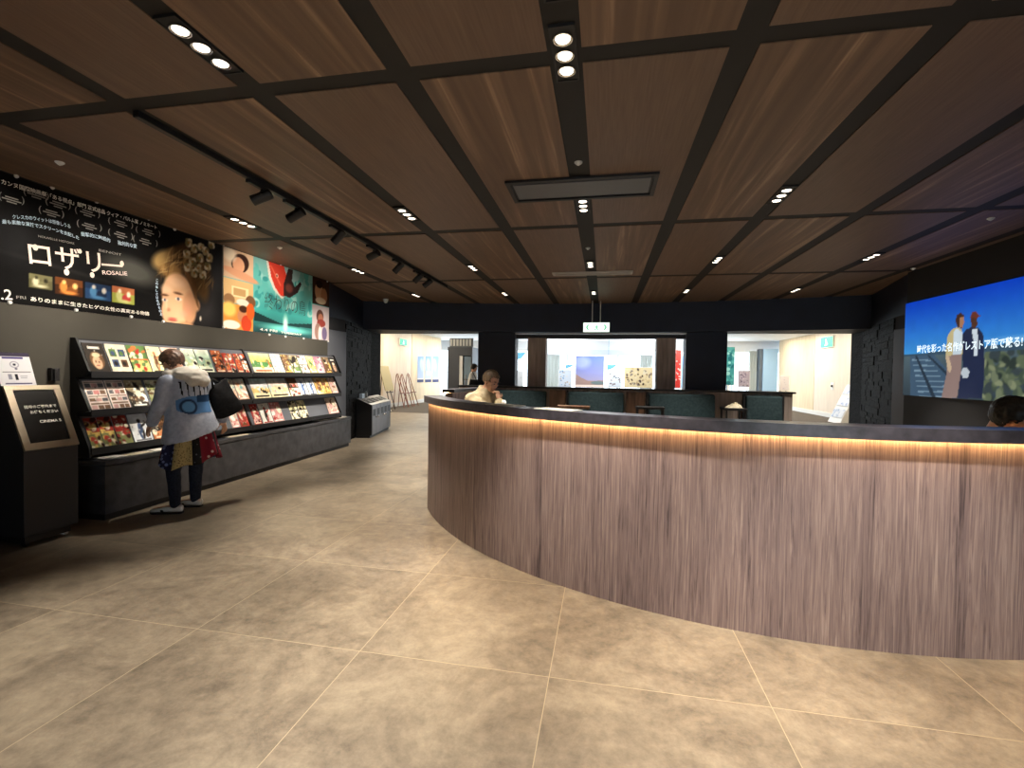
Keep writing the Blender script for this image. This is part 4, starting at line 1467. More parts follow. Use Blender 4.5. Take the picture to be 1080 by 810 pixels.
for (a, b, n, lab, mm) in ((100, 122, 5, 'pile of white leaflets on the near end of the bench', M_PAPER), (128, 148, 2, 'flat cream sheets on the bench left of the woman', M_CREAM), (150, 170, 4, 'white leaflets on the bench beside the woman\'s skirt', M_PAPER),
                           (236, 258, 3, 'cream papers on the bench right of the woman', M_CREAM), (338, 366, 6, 'white leaflet pile on the far end of the bench', M_PAPER)):
    pya = {100: 478, 128: 476, 150: 474, 236: 456, 338: 443}[a]
    y0, y1 = at(a, pya, x=-4.6).y, at(b, pya, x=-4.6).y
    mb = MB()
    for q in range(n):
        dy, dx = random.uniform(-.02, .02), random.uniform(-.012, .012)
        xf = -4.40 - .0435 * ((y0 + y1) / 2 - 3.5)
        mb.box(max(WALL_X + .008, xf - .185) + abs(dx), xf - .03 + dx, y0 + dy, y1 + dy, .5455 + q * .003, .5475 + q * .003)
    tag(mb.build('paper_pile', mm), lab, 'papers')

# ================================================================== INFORMATION STAND AT THE LEFT
ky0, ky1 = 2.815, 3.195
kiosk = thing('information_stand', (-4.6, 3.0, 0), 'black information stand on casters with steel framed sloping panel', 'stand')
MB().prism_y([(-4.745, .09), (-4.29, .09), (-4.29, .745), (-4.50, 1.235), (-4.745, 1.235)], ky0, ky1).build('body', mat('kiosk_black', (30, 31, 36), .55), kiosk, bevel=.004)
box('plinth', -4.72, -4.33, ky0 + .03, ky1 - .03, .03, .09, M_BLACK, kiosk)
for x, y in ((-4.37, ky0 + .06), (-4.37, ky1 - .05), (-4.68, ky0 + .06), (-4.68, ky1 - .05)):
    cm = MB()
    cm.tube((x, y - .014, .028), (x, y + .014, .028), .028, .028, 16)
    cm.box(x - .012, x + .012, y - .02, y + .02, .03, .06)
    cm.build('caster', M_WHITE if y > 3.1 and x > -4.5 else M_BLACK, kiosk)
V = Vector((-.21, 0, .49)).normalized(); Nn = Vector((V.z, 0, -V.x))
L = math.hypot(.21, .49)
o_ = Vector((-4.29, ky0, .745)) + Nn * .003
fm = MB()
for (u0, u1, v0, v1) in ((0, .38, 0, .055), (0, .38, L - .04, L), (0, .05, .055, L - .04), (.33, .38, .055, L - .04)):
    c = o_ + Vector((0, (u0 + u1) / 2, 0)) + V * ((v0 + v1) / 2) + Nn * .008
    fm.obox(c, (0, (u1 - u0) / 2, 0), V * ((v1 - v0) / 2), Nn * .009)
fm.build('frame', M_STEEL, kiosk, bevel=.002)
pan = MB().obox(o_ + Vector((0, .19, 0)) + V * (L / 2) + Nn * .004, (0, .14, 0), V * (L / 2 - .045), Nn * .003).build('panel', mat('panel_black', (16, 16, 17), .25), kiosk)
lt = Lines(pan, [M_TXTW])
for s, vv, hh, ur in (('開場のご案内まで', .34, .027, .312), ('お待ちください', .295, .027, .312), ('CINEMA 5', .215, .023, .312)):
    write(lt, s, o_ + Vector((0, ur, 0)) + V * vv + Nn * .0075, UY, V, Nn, h=hh, w=len(s) * .0275 if s[0] != 'C' else .15, align='r', bold=.014, lift=.001)
    lt.flush()
# acrylic sign holder standing on it
sg = thing('sign_holder', (-4.6, 3.0, 1.236), 'white notice in clear acrylic holder standing on the black stand', 'sign')
V = Vector((-.09, 0, .27)).normalized(); Nn = Vector((V.z, 0, -V.x))
o_ = Vector((-4.545, 2.84, 1.2375))
sh = Sheet(.235, .275, 48, 56, (232, 232, 240))
sh.rect(0, .245, .235, .275, (70, 64, 84)); sh.rect(.05, .222, .19, .238, (70, 60, 130)); sh.ell(.12, .175, .03, .027, (150, 150, 172)); sh.ell(.12, .175, .024, .021, (232, 232, 240)); sh.ell(.12, .175, .01, .009, (50, 50, 70)); sh.ell(.125, .14, .009, .007, (80, 80, 110))
sh.rect(.03, .112, .22, .116, (30, 30, 40)); sh.rect(.06, .05, .085, .095, (150, 150, 170)); sh.rect(.105, .045, .125, .097, (34, 34, 44)); sh.rect(.14, .075, .19, .079, (150, 150, 165)); sh.rect(.14, .06, .185, .064, (150, 150, 165)); sh.rect(.03, .012, .21, .02, (70, 66, 110))
finish('notice', sh.mesh(o_ + Nn * .004, UY, V, .001, Nn), sg)
MB().obox(o_ + Vector((0, .1175, 0)) + V * .139, (0, .122, 0), V * .139, Nn * .002).build('acrylic_plate', mat('acrylic', (235, 240, 242), .08, trans=.9), sg)
MB().box(-4.63, -4.5, 2.84, 3.075, 1.236, 1.239).build('foot', mat('acrylic', (235, 240, 242), .08), sg)
sw = thing('wall_handset', (WALL_X, 3.40, 1.30), 'small dark handset box on the wall left of the rack', 'wall box')
p, q = at(52, 388, x=WALL_X + .02), at(61, 401.5, x=WALL_X + .02)
sw.location = (WALL_X, (p.y + q.y) / 2, q.z)
box('casing', WALL_X, WALL_X + .045, p.y, q.y, q.z, p.z, M_BLACK, sw, bevel=.004)
box('cradle', WALL_X + .045, WALL_X + .065, p.y + .01, p.y + .035, q.z + .01, p.z - .01, M_BLACK, sw, bevel=.004)
so = box('wall_outlet', WALL_X, WALL_X + .02, 3.42, 3.48, .47, .55, M_WHITE, bevel=.004)
tag(so, 'small white wall outlet low between the black stand and bench', 'outlet')

# ================================================================== RECYCLING BINS
A = Vector((-4.72, 9.14, 0)); B = Vector((-5.09, 10.79, 0))
d = (B - A); Lb = d.length; d.normalize()
bk = Vector((-d.y, d.x, 0))            # into the wall
bk = bk if bk.x < 0 else -bk
zt = at(392, 427.5, y=9.14).z
zb = zt + .14
bins = thing('recycling_bin', tuple((A + B) / 2 + bk * .2), 'black recycling bin unit with sloping lid and five grey doors', 'recycling bin')
a0, a1, b0, b1 = A, A + bk * .32, B, B + bk * .32
up3 = lambda v, z: (v.x, v.y, z)
body = MB()
body.add([up3(a0, .05), up3(a1, .05), up3(a1, zb), up3(a0, zt), up3(b0, .05), up3(b1, .05), up3(b1, zb), up3(b0, zt)],
         [(0, 1, 2, 3), (7, 6, 5, 4), (0, 3, 7, 4), (3, 2, 6, 7), (2, 1, 5, 6), (1, 0, 4, 5)])
body.build('body', M_BLACK, bins, bevel=.004)
MB().hexa([up3(a0 + bk * .03, 0), up3(a1, 0), up3(b1, 0), up3(b0 + bk * .03, 0)], [up3(a0 + bk * .03, .05), up3(a1, .05), up3(b1, .05), up3(b0 + bk * .03, .05)]).build('plinth', M_BLACK, bins)
M_BING = mat('bin_grey', (112, 112, 118), .35)
sl = (bk * .32 + Vector((0, 0, zb - zt))).normalized()
nn = d.cross(sl); nn = nn if nn.z > 0 else -nn
lidm = MB()
lidm.obox(A + d * (Lb / 2) + Vector((0, 0, zt)) + sl * .165 + nn * .004, d * (Lb / 2 + .01), sl * .17, nn * .004)
lidm.build('lid', M_BING, bins)
ow = Vector((d.y, -d.x, 0)); ow = -bk
for k in range(5):
    c = A + d * (Lb * (k + .5) / 5)
    dr = MB().obox(c + Vector((0, 0, .05 + (zt - .05) / 2)) + ow * .006, d * (Lb / 10 - .006), ow * .007, Vector((0, 0, (zt - .07) / 2))).build('door', M_BING, bins, bevel=.003)
    MB().sphere(c + d * (Lb / 10 - .07) * (-1 if k % 2 else 1) + Vector((0, 0, zt * .62)) + ow * .03, (.022, .022, .022)).build('knob', M_CHROME, dr, smooth=True)
    MB().obox(c + Vector((0, 0, zt - .16)) + ow * .014, d * (Lb / 10 - .07), ow * .003, Vector((0, 0, .07))).build('label_plate', M_BLACK, dr)
    MB().obox(c + Vector((0, 0, zt)) + sl * .16 + nn * .0095, d * (Lb / 10 - .05), sl * .085, nn * .003).build('slot', M_TXTK, bins)
tp = lambda f, g: A + d * (Lb * f) + sl * g + Vector((0, 0, zt)) + nn * .009
c = tp(.12, .29)
tag(MB().obox(c + Vector((0, 0, .057)), d * .09, bk * .035, Vector((0, 0, .05))).build('tissue_box', mat('pale_blue_box', (196, 214, 232), .6), bevel=.006), 'pale blue box on the near end of the bin lid', 'box')
c = tp(.36, .31)
cu = MB().lathe([(.026, 0), (.028, .09), (.012, .11), (.012, .135), (.004, .137)], c, 0, 16).build('bottle', M_WHITE, smooth=True)
tag(cu, 'small white bottle standing on the recycling bin lid', 'bottle')

# ================================================================== LIT SCREEN
SX, SY, SZ = 4.325, 7.93, 1.169
ss = Sheet(2.50, 1.41, 170, 96, (40, 120, 210))
pS = lambda px, py: ((SY - at(px, py, x=SX - .012).y) / PS, (at(px, py, x=SX - .012).z - SZ) / PS)
hz = pS(1000, 372)[1]
ss.grad(0, hz, (52, 66, 76), (84, 104, 112)); ss.grad(hz, 1.42, (66, 158, 228), (4, 62, 196))
ss.ell(2.1, hz + .1, .5, .04, (150, 200, 236), 0, .05, .6)
ss.poly([pS(960, 420), pS(960, 374), pS(985, 374), pS(1005, 396), pS(1008, 424)], (66, 92, 116))
for k in range(8):
    y = 379 + k * 5.5
    ss.poly([pS(962 + k, y), pS(982 + k * 3.4, y + .5), pS(982 + k * 3.4, y + 1.6 + k * .12), pS(962 + k, y + 1.6)], (124, 152, 172))
ss.poly([pS(965, 375), pS(967, 375), pS(988, 421), pS(983, 420)], (40, 56, 72)); ss.poly([pS(978, 375), pS(980, 375), pS(1003, 396), pS(1001, 399)], (40, 56, 72))
u0 = pS(1034, 372)[0]
ss.speck(u0, 0, 2.5, hz * .95, [(70, 84, 70), (46, 58, 54), (96, 108, 84), (58, 70, 74)], 120, .07)
ss.speck(u0 + .05, .02, 2.5, hz * .75, [(136, 144, 112), (116, 126, 100)], 26, .05)
ss.poly([(0, hz - .02), (0, hz + .012), (1.3, hz + .03), (2.5, hz + .1), (2.5, hz - .02)], (58, 84, 104))


def fig(pts, col, op=1.0): ss.poly([pS(960 + a / 5.783, 290 + b / 5.783) for a, b in pts], col, op)


fig([(215, 500), (225, 380), (250, 335), (285, 318), (310, 330), (322, 360), (318, 480), (300, 500)], (206, 190, 140))
fig([(262, 350), (285, 325), (318, 350), (315, 480), (262, 485)], (210, 226, 236))
fig([(228, 500), (262, 484), (316, 484), (308, 600), (285, 752), (190, 752), (222, 600)], (150, 126, 120))
fig([(215, 500), (232, 480), (252, 560), (246, 600), (230, 580)], (206, 180, 150))
fig([(318, 480), (320, 360), (345, 330), (372, 318), (415, 320), (445, 360), (452, 460), (450, 600), (440, 752), (290, 752), (300, 650), (322, 560)], (34, 44, 74))
fig([(374, 330), (410, 330), (414, 420), (412, 490), (390, 492), (386, 400)], (214, 226, 236))
fig([(275, 280), (285, 240), (310, 232), (330, 245), (328, 290), (316, 325), (290, 322)], (70, 46, 36))
fig([(302, 262), (326, 255), (330, 285), (318, 322), (300, 318)], (176, 126, 96))
fig([(366, 262), (376, 228), (400, 220), (416, 238), (428, 250), (412, 258), (408, 262)], (112, 56, 44))
fig([(368, 262), (408, 262), (410, 300), (398, 326), (374, 318)], (84, 52, 40))
fig([(318, 570), (345, 565), (362, 590), (352, 625), (325, 630), (308, 605)], (196, 206, 214))
ss.cloud(.05, .1)
scr = thing('projection_screen', (SX, SY - 1.18, SZ), 'large wall screen glowing with two standing figures beside rail tracks', 'screen')
box('backing', SX - .008, 4.34, SY - 2.36, SY, SZ, SZ + 1.331, M_BLACK, scr)
finish('picture', ss.mesh((SX - .012, SY, SZ), (0, -PS, 0), (0, 0, PS), .003, (-1, 0, 0), material=M_SCREEN), scr)
lt = MB()
u_a, v_a_ = pS(967.5, 371.5); u_b, v_b_ = pS(1079, 364)
write(lt, '時代を彩った名作がレストア版で蘇る!', (SX - .012, SY - u_a * PS, SZ + (v_a_ + v_b_) / 2 * PS - .02), (0, -1, 0), UZ, (-1, 0, 0), h=.118, w=(u_b - u_a) * PS, align='l', bold=.02, lift=.004)
lt.build('lettering', M_TXTL, scr)

# ================================================================== LOUNGE
def sofa(x0, x1, label, side):
    t = thing('sofa', ((x0 + x1) / 2, 10.0, 0), label, 'sofa', 'green sofas along the lounge half wall')
    y0, y1 = 9.68, 10.345
    box('base', x0, x1, y0 + .03, y1 - .02, .09, .27, M_BROWNC, t, bevel=.008)
    box('seat_cushion', x0 + .02, x1 - .02, y0, y1 - .14, .27, .43, M_GREEN, t, bevel=.03)
    MB().hexa([(x0 + .02, 10.14, .43), (x1 - .02, 10.14, .43), (x1 - .02, 10.30, .43), (x0 + .02, 10.30, .43)],
              [(x0 + .02, 10.20, 1.02), (x1 - .02, 10.20, 1.02), (x1 - .02, 10.33, 1.02), (x0 + .02, 10.33, 1.02)]).build('back_cushion', M_GREEN, t, bevel=.035)
    fm = MB()
    for s in side:
        x = x0 if s < 0 else x1
        fm.box(x - .02, x + .02, y0 + .05, y1 - .03, .0, .04); fm.box(x - .02, x + .02, 10.24, 10.32, .04, 1.05)
    if side: fm.build('frame', M_BLACK, t)
    for a in (x0 + .08, x1 - .08):
        for b in (y0 + .08, y1 - .08):
            MB().tube((a, b, 0), (a, b, .09), .02).build('leg', M_BLACK, t)


sofa(-2.80, -1.19, 'dark green sofa on the half wall, just right of the seated man', ())
sofa(-.755, .445, 'dark green sofa below the middle opening, behind the brown table', (-1,))
sofa(.905, 2.245, 'dark green sofa below the right column, behind the black table', (-1,))
sofa(2.785, 3.50, 'short dark green sofa at the right end of the half wall', (-1, 1))
for a, b in ((-1.15, -.80), (.475, .865)):
    structure(box('trim_10' if a < 0 else 'trim_11', a, b, 10.315, 10.365, .0, 1.04, M_WALNUT))


def table(x0, x1, y0, y1, z, mm, label):
    t = thing('side_table', ((x0 + x1) / 2, (y0 + y1) / 2, 0), label, 'table', 'side tables in the lounge')
    box('tabletop', x0, x1, y0, y1, z - .045, z, mm, t, bevel=.005)
    for a in (x0 + .03, x1 - .03):
        for b in (y0 + .03, y1 - .03):
            box('leg', a - .015, a + .015, b - .015, b + .015, 0, z - .045, M_BLACK, t)


table(-.89, -.255, 9.3, 9.62, .772, M_WALNUT, 'brown topped side table before the middle green sofa')
table(.62, 1.15, 9.3, 9.62, .796, M_BLACK, 'black side table at the left end of the right column sofa')
table(2.32, 2.72, 9.77, 10.24, .786, M_BLACK, 'black side table between the two right hand green sofas')
tp_ = MB()
for k, (r, z0, z1) in enumerate(((.13, .788, .811), (.11, .811, .836), (.075, .836, .866), (.03, .866, .896))):
    tp_.loft([((2.52 + .01 * k, 9.98, z0), (r * 1.2, 0, 0), (0, r, 0)), ((2.52 + .012 * k, 9.98, z1), (r * 1.05, 0, 0), (0, r * .85, 0))], 0, 14, pw=3)
tag(tp_.build('folded_cloth', M_CREAM, bevel=.006), 'heap of cream cloth on the black table between green sofas', 'cloth')

# ================================================================== LOBBY BEYOND THE OPENINGS
def sheet_on(name, O, U, V, w, h, painter, label, cat, Nn, parent=None, group=None, nx=40):
    s = Sheet(w, h, nx, max(8, int(nx * h / w)), (200, 200, 200))
    painter(s)
    o = finish(name, s.mesh(O, U, V, .012, Nn), parent)
    if label: tag(o, label, cat, group)
    return o


for k, (a, b) in enumerate(((440.2, 446.6), (448.4, 454.8), (456.4, 462.6))):
    xw = -8.045
    ya, yb = at(a, 390, x=xw).y, at(b, 390, x=xw).y
    zt_, zb_ = at((a + b) / 2, 375.5, x=xw).z, at((a + b) / 2, 403, x=xw).z

    def pnt(s, k=k):
        s.grad(0, s.h, (196, 210, 236), (132, 166, 224)); s.rect(0, 0, s.w, s.h * .1, (84, 92, 130)); s.rect(0, s.h * .1, s.w, s.h * .14, (230, 230, 236))
        s.ell(s.w * (.7 - .2 * k), s.h * .65, s.w * .3, s.h * .25, (186, 206, 238), .4, .1)
        if k == 1: s.rect(s.w * .2, s.h * .25, s.w * .85, s.h * .42, (214, 222, 240))
    sheet_on('poster', (-8.05 + .013 if k is not None else 0, ya, zb_), UY, UZ, yb - ya, zt_ - zb_, pnt, ('pale blue poster on the wood wall, nearest of three', 'middle pale blue poster of three on the wood wall', 'pale blue poster on the wood wall, farthest of three')[k], 'poster', NX_, group='blue posters on the lobby wall')


def wall_exit(x, px, s, label):
    p, q = at(px[0], px[1], x=x), at(px[2], px[3], x=x)
    y0, y1 = sorted((p.y, q.y))
    t = thing('wall_exit_sign', (x, (y0 + y1) / 2, q.z), label, 'exit sign', 'green exit signs on the lobby walls')
    x0, x1 = sorted((x, x + s * .05))
    box('housing', x0, x1, y0, y1, q.z, p.z, M_WHITE, t, bevel=.006)
    f0, f1 = sorted((x + s * .05, x + s * .055))
    box('lit_face', f0, f1, y0 + .02, y1 - .02, q.z + .02, p.z - .02, M_GLOWG, t)
    mk = MB()
    g0, g1 = sorted((x + s * .055, x + s * .058))
    c, zc = (y0 + y1) / 2, (p.z + q.z) / 2
    hh = (p.z - q.z)
    mk.box(g0, g1, c - .08 * hh, c + .12 * hh, zc - .12 * hh, zc + .12 * hh)
    mk.obox((g0, c - .14 * hh, zc - .2 * hh), (.001, 0, 0), (0, .12 * hh, -.06 * hh), (0, .03 * hh, .05 * hh))
    mk.obox((g0, c + .18 * hh, zc - .2 * hh), (.001, 0, 0), (0, .08 * hh, -.1 * hh), (0, .04 * hh, .03 * hh))
    mk.sphere((g0, c + .04 * hh, zc + .22 * hh), (.002, .08 * hh, .08 * hh))
    mk.build('pictogram', M_GLOWW, t)


wall_exit(-8.055, (420.5, 356.5, 428, 365), 1, 'green exit sign on the pale door left of three blue posters')
wall_exit(7.9, (867, 356, 880, 366), -1, 'green exit sign on the pale wood wall at the right')


def easel(px_top, px_bot, label, mm, board=None):
    x_t, x_b = -7.86, -7.45
    pt = at(*px_top, x=x_t)
    pb = at(*px_bot, x=x_b)
    y = (pt.y + pb.y) / 2
    t = thing('easel', (x_b, y, .004), label, 'easel', 'easels along the lobby wall')
    top = Vector((x_t, y, pt.z))
    for s in (-1, 1):
        MB().tube((x_b, y + s * .2, .004), top + Vector((.02, s * .05, 0)), .018, .016, 8).build('leg', mm, t)
    MB().tube((-7.98, y, .004), top + Vector((-.02, 0, -.05)), .016, .014, 8).build('leg', mm, t)
    zz = pt.z * .42
    f = .42
    bar = Vector((x_b, y, .004)).lerp(top, f)
    MB().obox(bar + Vector((.04, 0, 0)), (0, .21, 0), (.04, 0, 0), (0, 0, .014)).build('shelf', mm, t)
    if board:
        V = (top - Vector((x_b, y, .004))).normalized(); Nn = Vector((V.z, 0, -V.x))
        o = MB().obox(bar + V * .48 + Nn * .05 + Vector((.0, 0, .02)), (0, .36, 0), V * .46, Nn * .012).build('board', board, bevel=.003)
        tag(o, 'pale olive board standing on the nearest easel', 'board')


M_REDW = mat('reddish_wood', (132, 74, 56), .5)
M_DKW = mat('dark_wood', (58, 46, 40), .5)
easel((403, 388), (415, 433), 'dark easel holding a pale board, nearest of four', M_DKW, mat('olive_board', (172, 160, 122), .7))
easel((419, 394), (428, 429), 'bare reddish easel, second from the bins', M_REDW)
easel((424.5, 394.5), (432, 427.5), 'bare reddish easel, third from the bins', M_REDW)
easel((431, 393.5), (438, 425.5), 'bare reddish easel, farthest from the bins', M_REDW)

booth = thing('glass_door_booth', (-5.85, 19.5, 0), 'dark grey booth with glass door and row of white panes above', 'booth')
bx0, bx1 = at(472, 390, y=18.8).x, at(498, 390, y=18.8).x
bz = at(482, 366, y=18.8).z
M_BOOTH = mat('booth_grey', (62, 66, 74), .5)
bm_ = MB()
xm = at(484, 390, y=18.8).x
bm_.box(bx0, xm, 18.8, 20.4, 0.004, bz); bm_.box(bx1 - .06, bx1, 18.8, 20.4, .004, bz); bm_.box(xm, bx1 - .06, 18.8, 20.4, bz - .34, bz); bm_.box(xm, bx1 - .06, 20.3, 20.4, .004, bz - .34)
bm_.build('body', M_BOOTH, booth, bevel=.005)
box('light_panel', xm + .01, xm + .15, 18.82, 18.9, .02, bz - .36, M_WHITE, booth)
dr = box('glass_door', xm + .2, bx1 - .08, 18.86, 18.885, .02, bz - .38, mat('door_glass', (120, 140, 156), .1), booth)
MB().tube(((xm + bx1) / 2, 18.84, .9), ((xm + bx1) / 2, 18.84, 1.3), .014).build('handle', M_CHROME, dr)
MB().box(xm + .2, bx1 - .08, 18.85, 18.86, 1.08, 1.12).build('rail', M_BOOTH, dr)
for k in range(7):
    x0 = bx0 + .08 + (bx1 - bx0 - .1) * k / 7
    box('transom_pane', x0, x0 + (bx1 - bx0) / 7 * .55, 18.84, 18.88, bz + .05, bz + .33, M_WHITE, booth)
box('transom_frame', bx0 + .05, bx1, 18.89, 18.93, bz, bz + .37, mat('transom_grey', (120, 126, 134), .5), booth)

# display boards by the window
def standee(px0, py0, px1, py1, y, painter, label, cat='display board', legs=True, nx=44):
    p, q = at(px0, py0, y=y), at(px1, py1, y=y)
    w, h = q.x - p.x, p.z - q.z
    zb = q.z
    t = thing('display_board', ((p.x + q.x) / 2, y, .004), label, cat, 'display boards near the lobby windows')
    sheet_on('sheet', (p.x, y, zb), (1, 0, 0), UZ, w, h, painter, None, None, (0, -1, 0), t, nx=nx)
    box('back_board', p.x - .015, q.x + .015, y + .013, y + .03, max(.01, zb - .015), p.z + .015, M_WHITE, t)
    for a in (p.x + .06, q.x - .06):
        MB().obox((a, y + .12, zb / 2 + .2), (.015, 0, 0), (0, .012, 0), (0, .06, zb / 2 + .19)).build('leg', M_BLACK, t)


def sky_poster(s):
    s.grad(0, s.h, (168, 158, 178), (92, 112, 190)); s.ell(s.w * .2, s.h * .8, s.w * .3, s.h * .2, (160, 172, 220), 0, .2, .7)
    s.poly([(0, 0), (0, s.h * .42), (s.w * .2, s.h * .3), (s.w * .45, s.h * .2), (s.w, s.h * .22), (s.w, 0)], (150, 126, 120)); s.rect(0, 0, s.w, s.h * .07, (226, 206, 196)); s.ell(s.w * .8, s.h * .14, s.w * .25, s.h * .06, (104, 118, 120))


def collage(cols, bg, n=26):
    def f(s):
        s.rect(0, 0, s.w, s.h, bg)
        s.speck(.05, .05, s.w - .05, s.h - .05, cols, n, min(s.w, s.h) * .06)
    return f


standee(589.5, 390, 602, 408, 22.0, collage([(96, 140, 186), (206, 196, 180), (120, 120, 126), (170, 140, 120)], (190, 200, 212)), 'small grey blue picture board left of the large sky poster')
standee(607.5, 375.5, 636.5, 408.5, 21.8, sky_poster, 'large sky blue landscape poster in the middle opening', nx=60)
standee(641.5, 390, 655, 408.5, 22.0, collage([(60, 64, 74), (150, 160, 170), (110, 90, 90), (230, 230, 230)], (206, 214, 222)), 'white photo board just right of the large sky poster')
standee(659, 387.5, 688, 409, 21.6, collage([(70, 56, 50), (150, 126, 100), (190, 170, 130), (120, 110, 106), (206, 196, 170)], (206, 190, 152), 60), 'wide beige collage board at the right of middle opening', nx=70)
standee(713, 369, 717.5, 409, 21.0, lambda s: (s.rect(0, 0, s.w, s.h, (206, 60, 52)), s.speck(.02, .3, s.w - .02, s.h * .8, [(236, 190, 180)], 10, .04)), 'tall red panel beside the right dark column')
standee(719.2, 375, 723, 409, 21.2, lambda s: (s.grad(0, s.h, (170, 206, 236), (120, 160, 210))), 'narrow blue panel beside the right dark column')
standee(767, 366, 774, 406, 21.0, lambda s: (s.rect(0, 0, s.w, s.h, (70, 150, 150)), s.speck(0, 0, s.w, s.h, [(40, 110, 116), (150, 206, 200), (96, 176, 170)], 26, .09)), 'tall teal banner right of the right dark column')
standee(779, 391, 790.5, 408, 21.5, collage([(120, 104, 130), (180, 170, 180), (90, 80, 96), (206, 190, 196)], (170, 160, 172), 34), 'mauve photo poster on a stand before the right window')
standee(823, 396.5, 832, 412, 20.5, collage([(206, 200, 206), (180, 176, 190)], (216, 210, 212), 12), 'small white poster stand against the pale wood wall')
standee(542.5, 391, 551, 409, 22.0, collage([(150, 150, 150), (110, 110, 112)], (176, 178, 180), 8), 'grey board seen in the narrow left opening')


def pennant(px0, py0, px1, py1, y, label):
    p, q = at(px0, py0, y=y), at(px1, py1, y=y)
    mb = MB()
    mb.add([(p.x, y, p.z), (q.x, y, p.z + .03), (p.x + (q.x - p.x) * .55, y, q.z + .08), (p.x, y, q.z), (p.x, y + .01, p.z), (q.x, y + .01, p.z + .03), (p.x + (q.x - p.x) * .55, y + .01, q.z + .08), (p.x, y + .01, q.z)],
           [(3, 2, 1, 0), (4, 5, 6, 7), (0, 1, 5, 4), (1, 2, 6, 5), (2, 3, 7, 6), (3, 0, 4, 7)])
    mb.tube(((p.x + .05), y + .02, p.z), ((p.x + .05), y + .02, 3.08), .008)
    tag(mb.build('hanging_flag', mat('flag_blue', (96, 166, 206), .7)), label, 'flag', 'pale blue flags hanging in the lobby')


pennant(596.5, 385, 606, 389, 22.6, 'pale blue flag hanging left of the large sky poster')
pennant(640.5, 385, 651, 390.5, 22.6, 'pale blue flag hanging right of the large sky poster')
pennant(543.5, 372, 555, 380, 22.4, 'pale blue flag hanging in the narrow left opening')
p, q = at(904, 386, x=7.86), at(911, 411, x=7.86)
y0, y1 = sorted((p.y, q.y))
sheet_on('poster', (7.887, y1, q.z), (0, -1, 0), UZ, y1 - y0, p.z - q.z, collage([(60, 70, 120), (110, 120, 170), (160, 150, 160)], (84, 92, 140), 14), 'dark blue poster on the wood wall by the right slate pillar', 'poster', (-1, 0, 0))
# white slanted leaflet stand at the far right
t = thing('leaflet_stand', (7.3, 16.3, .004), 'white sloping leaflet stand on the carpet by the right slate pillar', 'leaflet stand')
a, b = at(912, 447, z=.004), at(899, 443, x=7.6)
MB().hexa([(7.1, 16.1, .004), (7.75, 16.1, .004), (7.75, 16.9, .004), (7.1, 16.9, .004)], [(7.62, 16.1, 1.2), (7.75, 16.1, 1.2), (7.75, 16.9, 1.2), (7.62, 16.9, 1.2)]).build('body', M_WHITE, t)
for k in range(3):
    f = .15 + .3 * k
    V = Vector((.52, 0, 1.196)).normalized()
    o = Vector((7.095 + .52 * f * 1.0 - .004, 16.85, 1.2 * f))
    s = Sheet(.7, .28, 20, 10, (214, 222, 236)); s.speck(0, 0, .7, .28, [(120, 150, 206), (236, 236, 240), (160, 180, 214)], 14, .05)
    finish('leaflet_row', s.mesh(o + Vector((-.01, 0, .0)), (0, -1, 0), V, .008, Vector((-V.z, 0, V.x))), t)
# ================================================================== PEOPLE
def frame_of(f):
    f = Vector(f).normalized()
    l = Vector((0, 0, 1)).cross(f).normalized()      # the person's own left
    return f, l, f.cross(l)


def head_shape(mb, c, fdir, sc=1.0):
    """skull, jaw, nose, brow, chin, ears around the head centre c; returns its axes"""
    f, l, u = frame_of(fdir)
    ax = (f, l, u)
    P = lambda a, b, d: c + (f * a + l * b + u * d) * sc
    e = lambda p, r: mb.sphere(p, tuple(x * sc for x in r), 0, 18, 12, ax)
    e(P(-.012, 0, .03), (.094, .074, .088))          # skull
    e(P(.022, 0, -.028), (.066, .058, .082))         # face
    e(P(.038, 0, -.075), (.042, .040, .034))         # jaw
    e(P(.066, 0, -.088), (.019, .019, .016))         # chin
    e(P(.070, 0, .030), (.018, .046, .012))          # brow
    e(P(.088, 0, -.018), (.017, .013, .014))         # nose tip
    mb.tube(P(.076, 0, .018), P(.090, 0, -.016), .008 * sc, .011 * sc, 10)
    e(P(.074, 0, -.052), (.014, .024, .010))         # lips
    for s in (-1, 1):
        e(P(.056, s * .040, -.018), (.022, .018, .02))   # cheeks
        e(P(-.008, s * .076, -.004), (.018, .009, .031))  # ears
    return f, l, u, P


def hand_shape(mb, w, d, n, curl=.5, side=1, sc=1.0):
    """palm and five separate bent fingers from the wrist w, pointing along d, palm facing n"""
    d, n = Vector(d).normalized(), Vector(n).normalized()
    n = (n - d * n.dot(d)).normalized()
    t = d.cross(n) * side
    w = Vector(w)
    mb.sphere(w + d * .045 * sc, (.05 * sc, .038 * sc, .014 * sc), 0, 12, 8, (d, t, n))
    mb.capsule(w, w + d * .03 * sc, .022 * sc, .024 * sc, 0, 10)
    for k, (off, ln) in enumerate(((-.030, .060), (-.010, .075), (.010, .080), (.030, .072))):
        p = w + (d * .085 + t * off) * sc
        a = 0.0
        for j, seg in enumerate((.45, .32, .23)):
            a += curl * (.55, .8, .6)[j]
            q = p + (d * math.cos(a) + n * math.sin(a)) * (ln * seg * sc)
            mb.capsule(p, q, (.0092 - .0008 * j) * sc, (.0086 - .0008 * j) * sc, 0, 8)
            p = q
    p = w + (d * .03 + t * .036) * sc
    for j, (seg, dd) in enumerate(((.038, d * .55 + t * .8 + n * .2), (.028, d * .85 + t * .35 + n * .4))):
        q = p + dd.normalized() * (seg * sc)
        mb.capsule(p, q, (.0115 - .001 * j) * sc, (.0105 - .001 * j) * sc, 0, 8)
        p = q


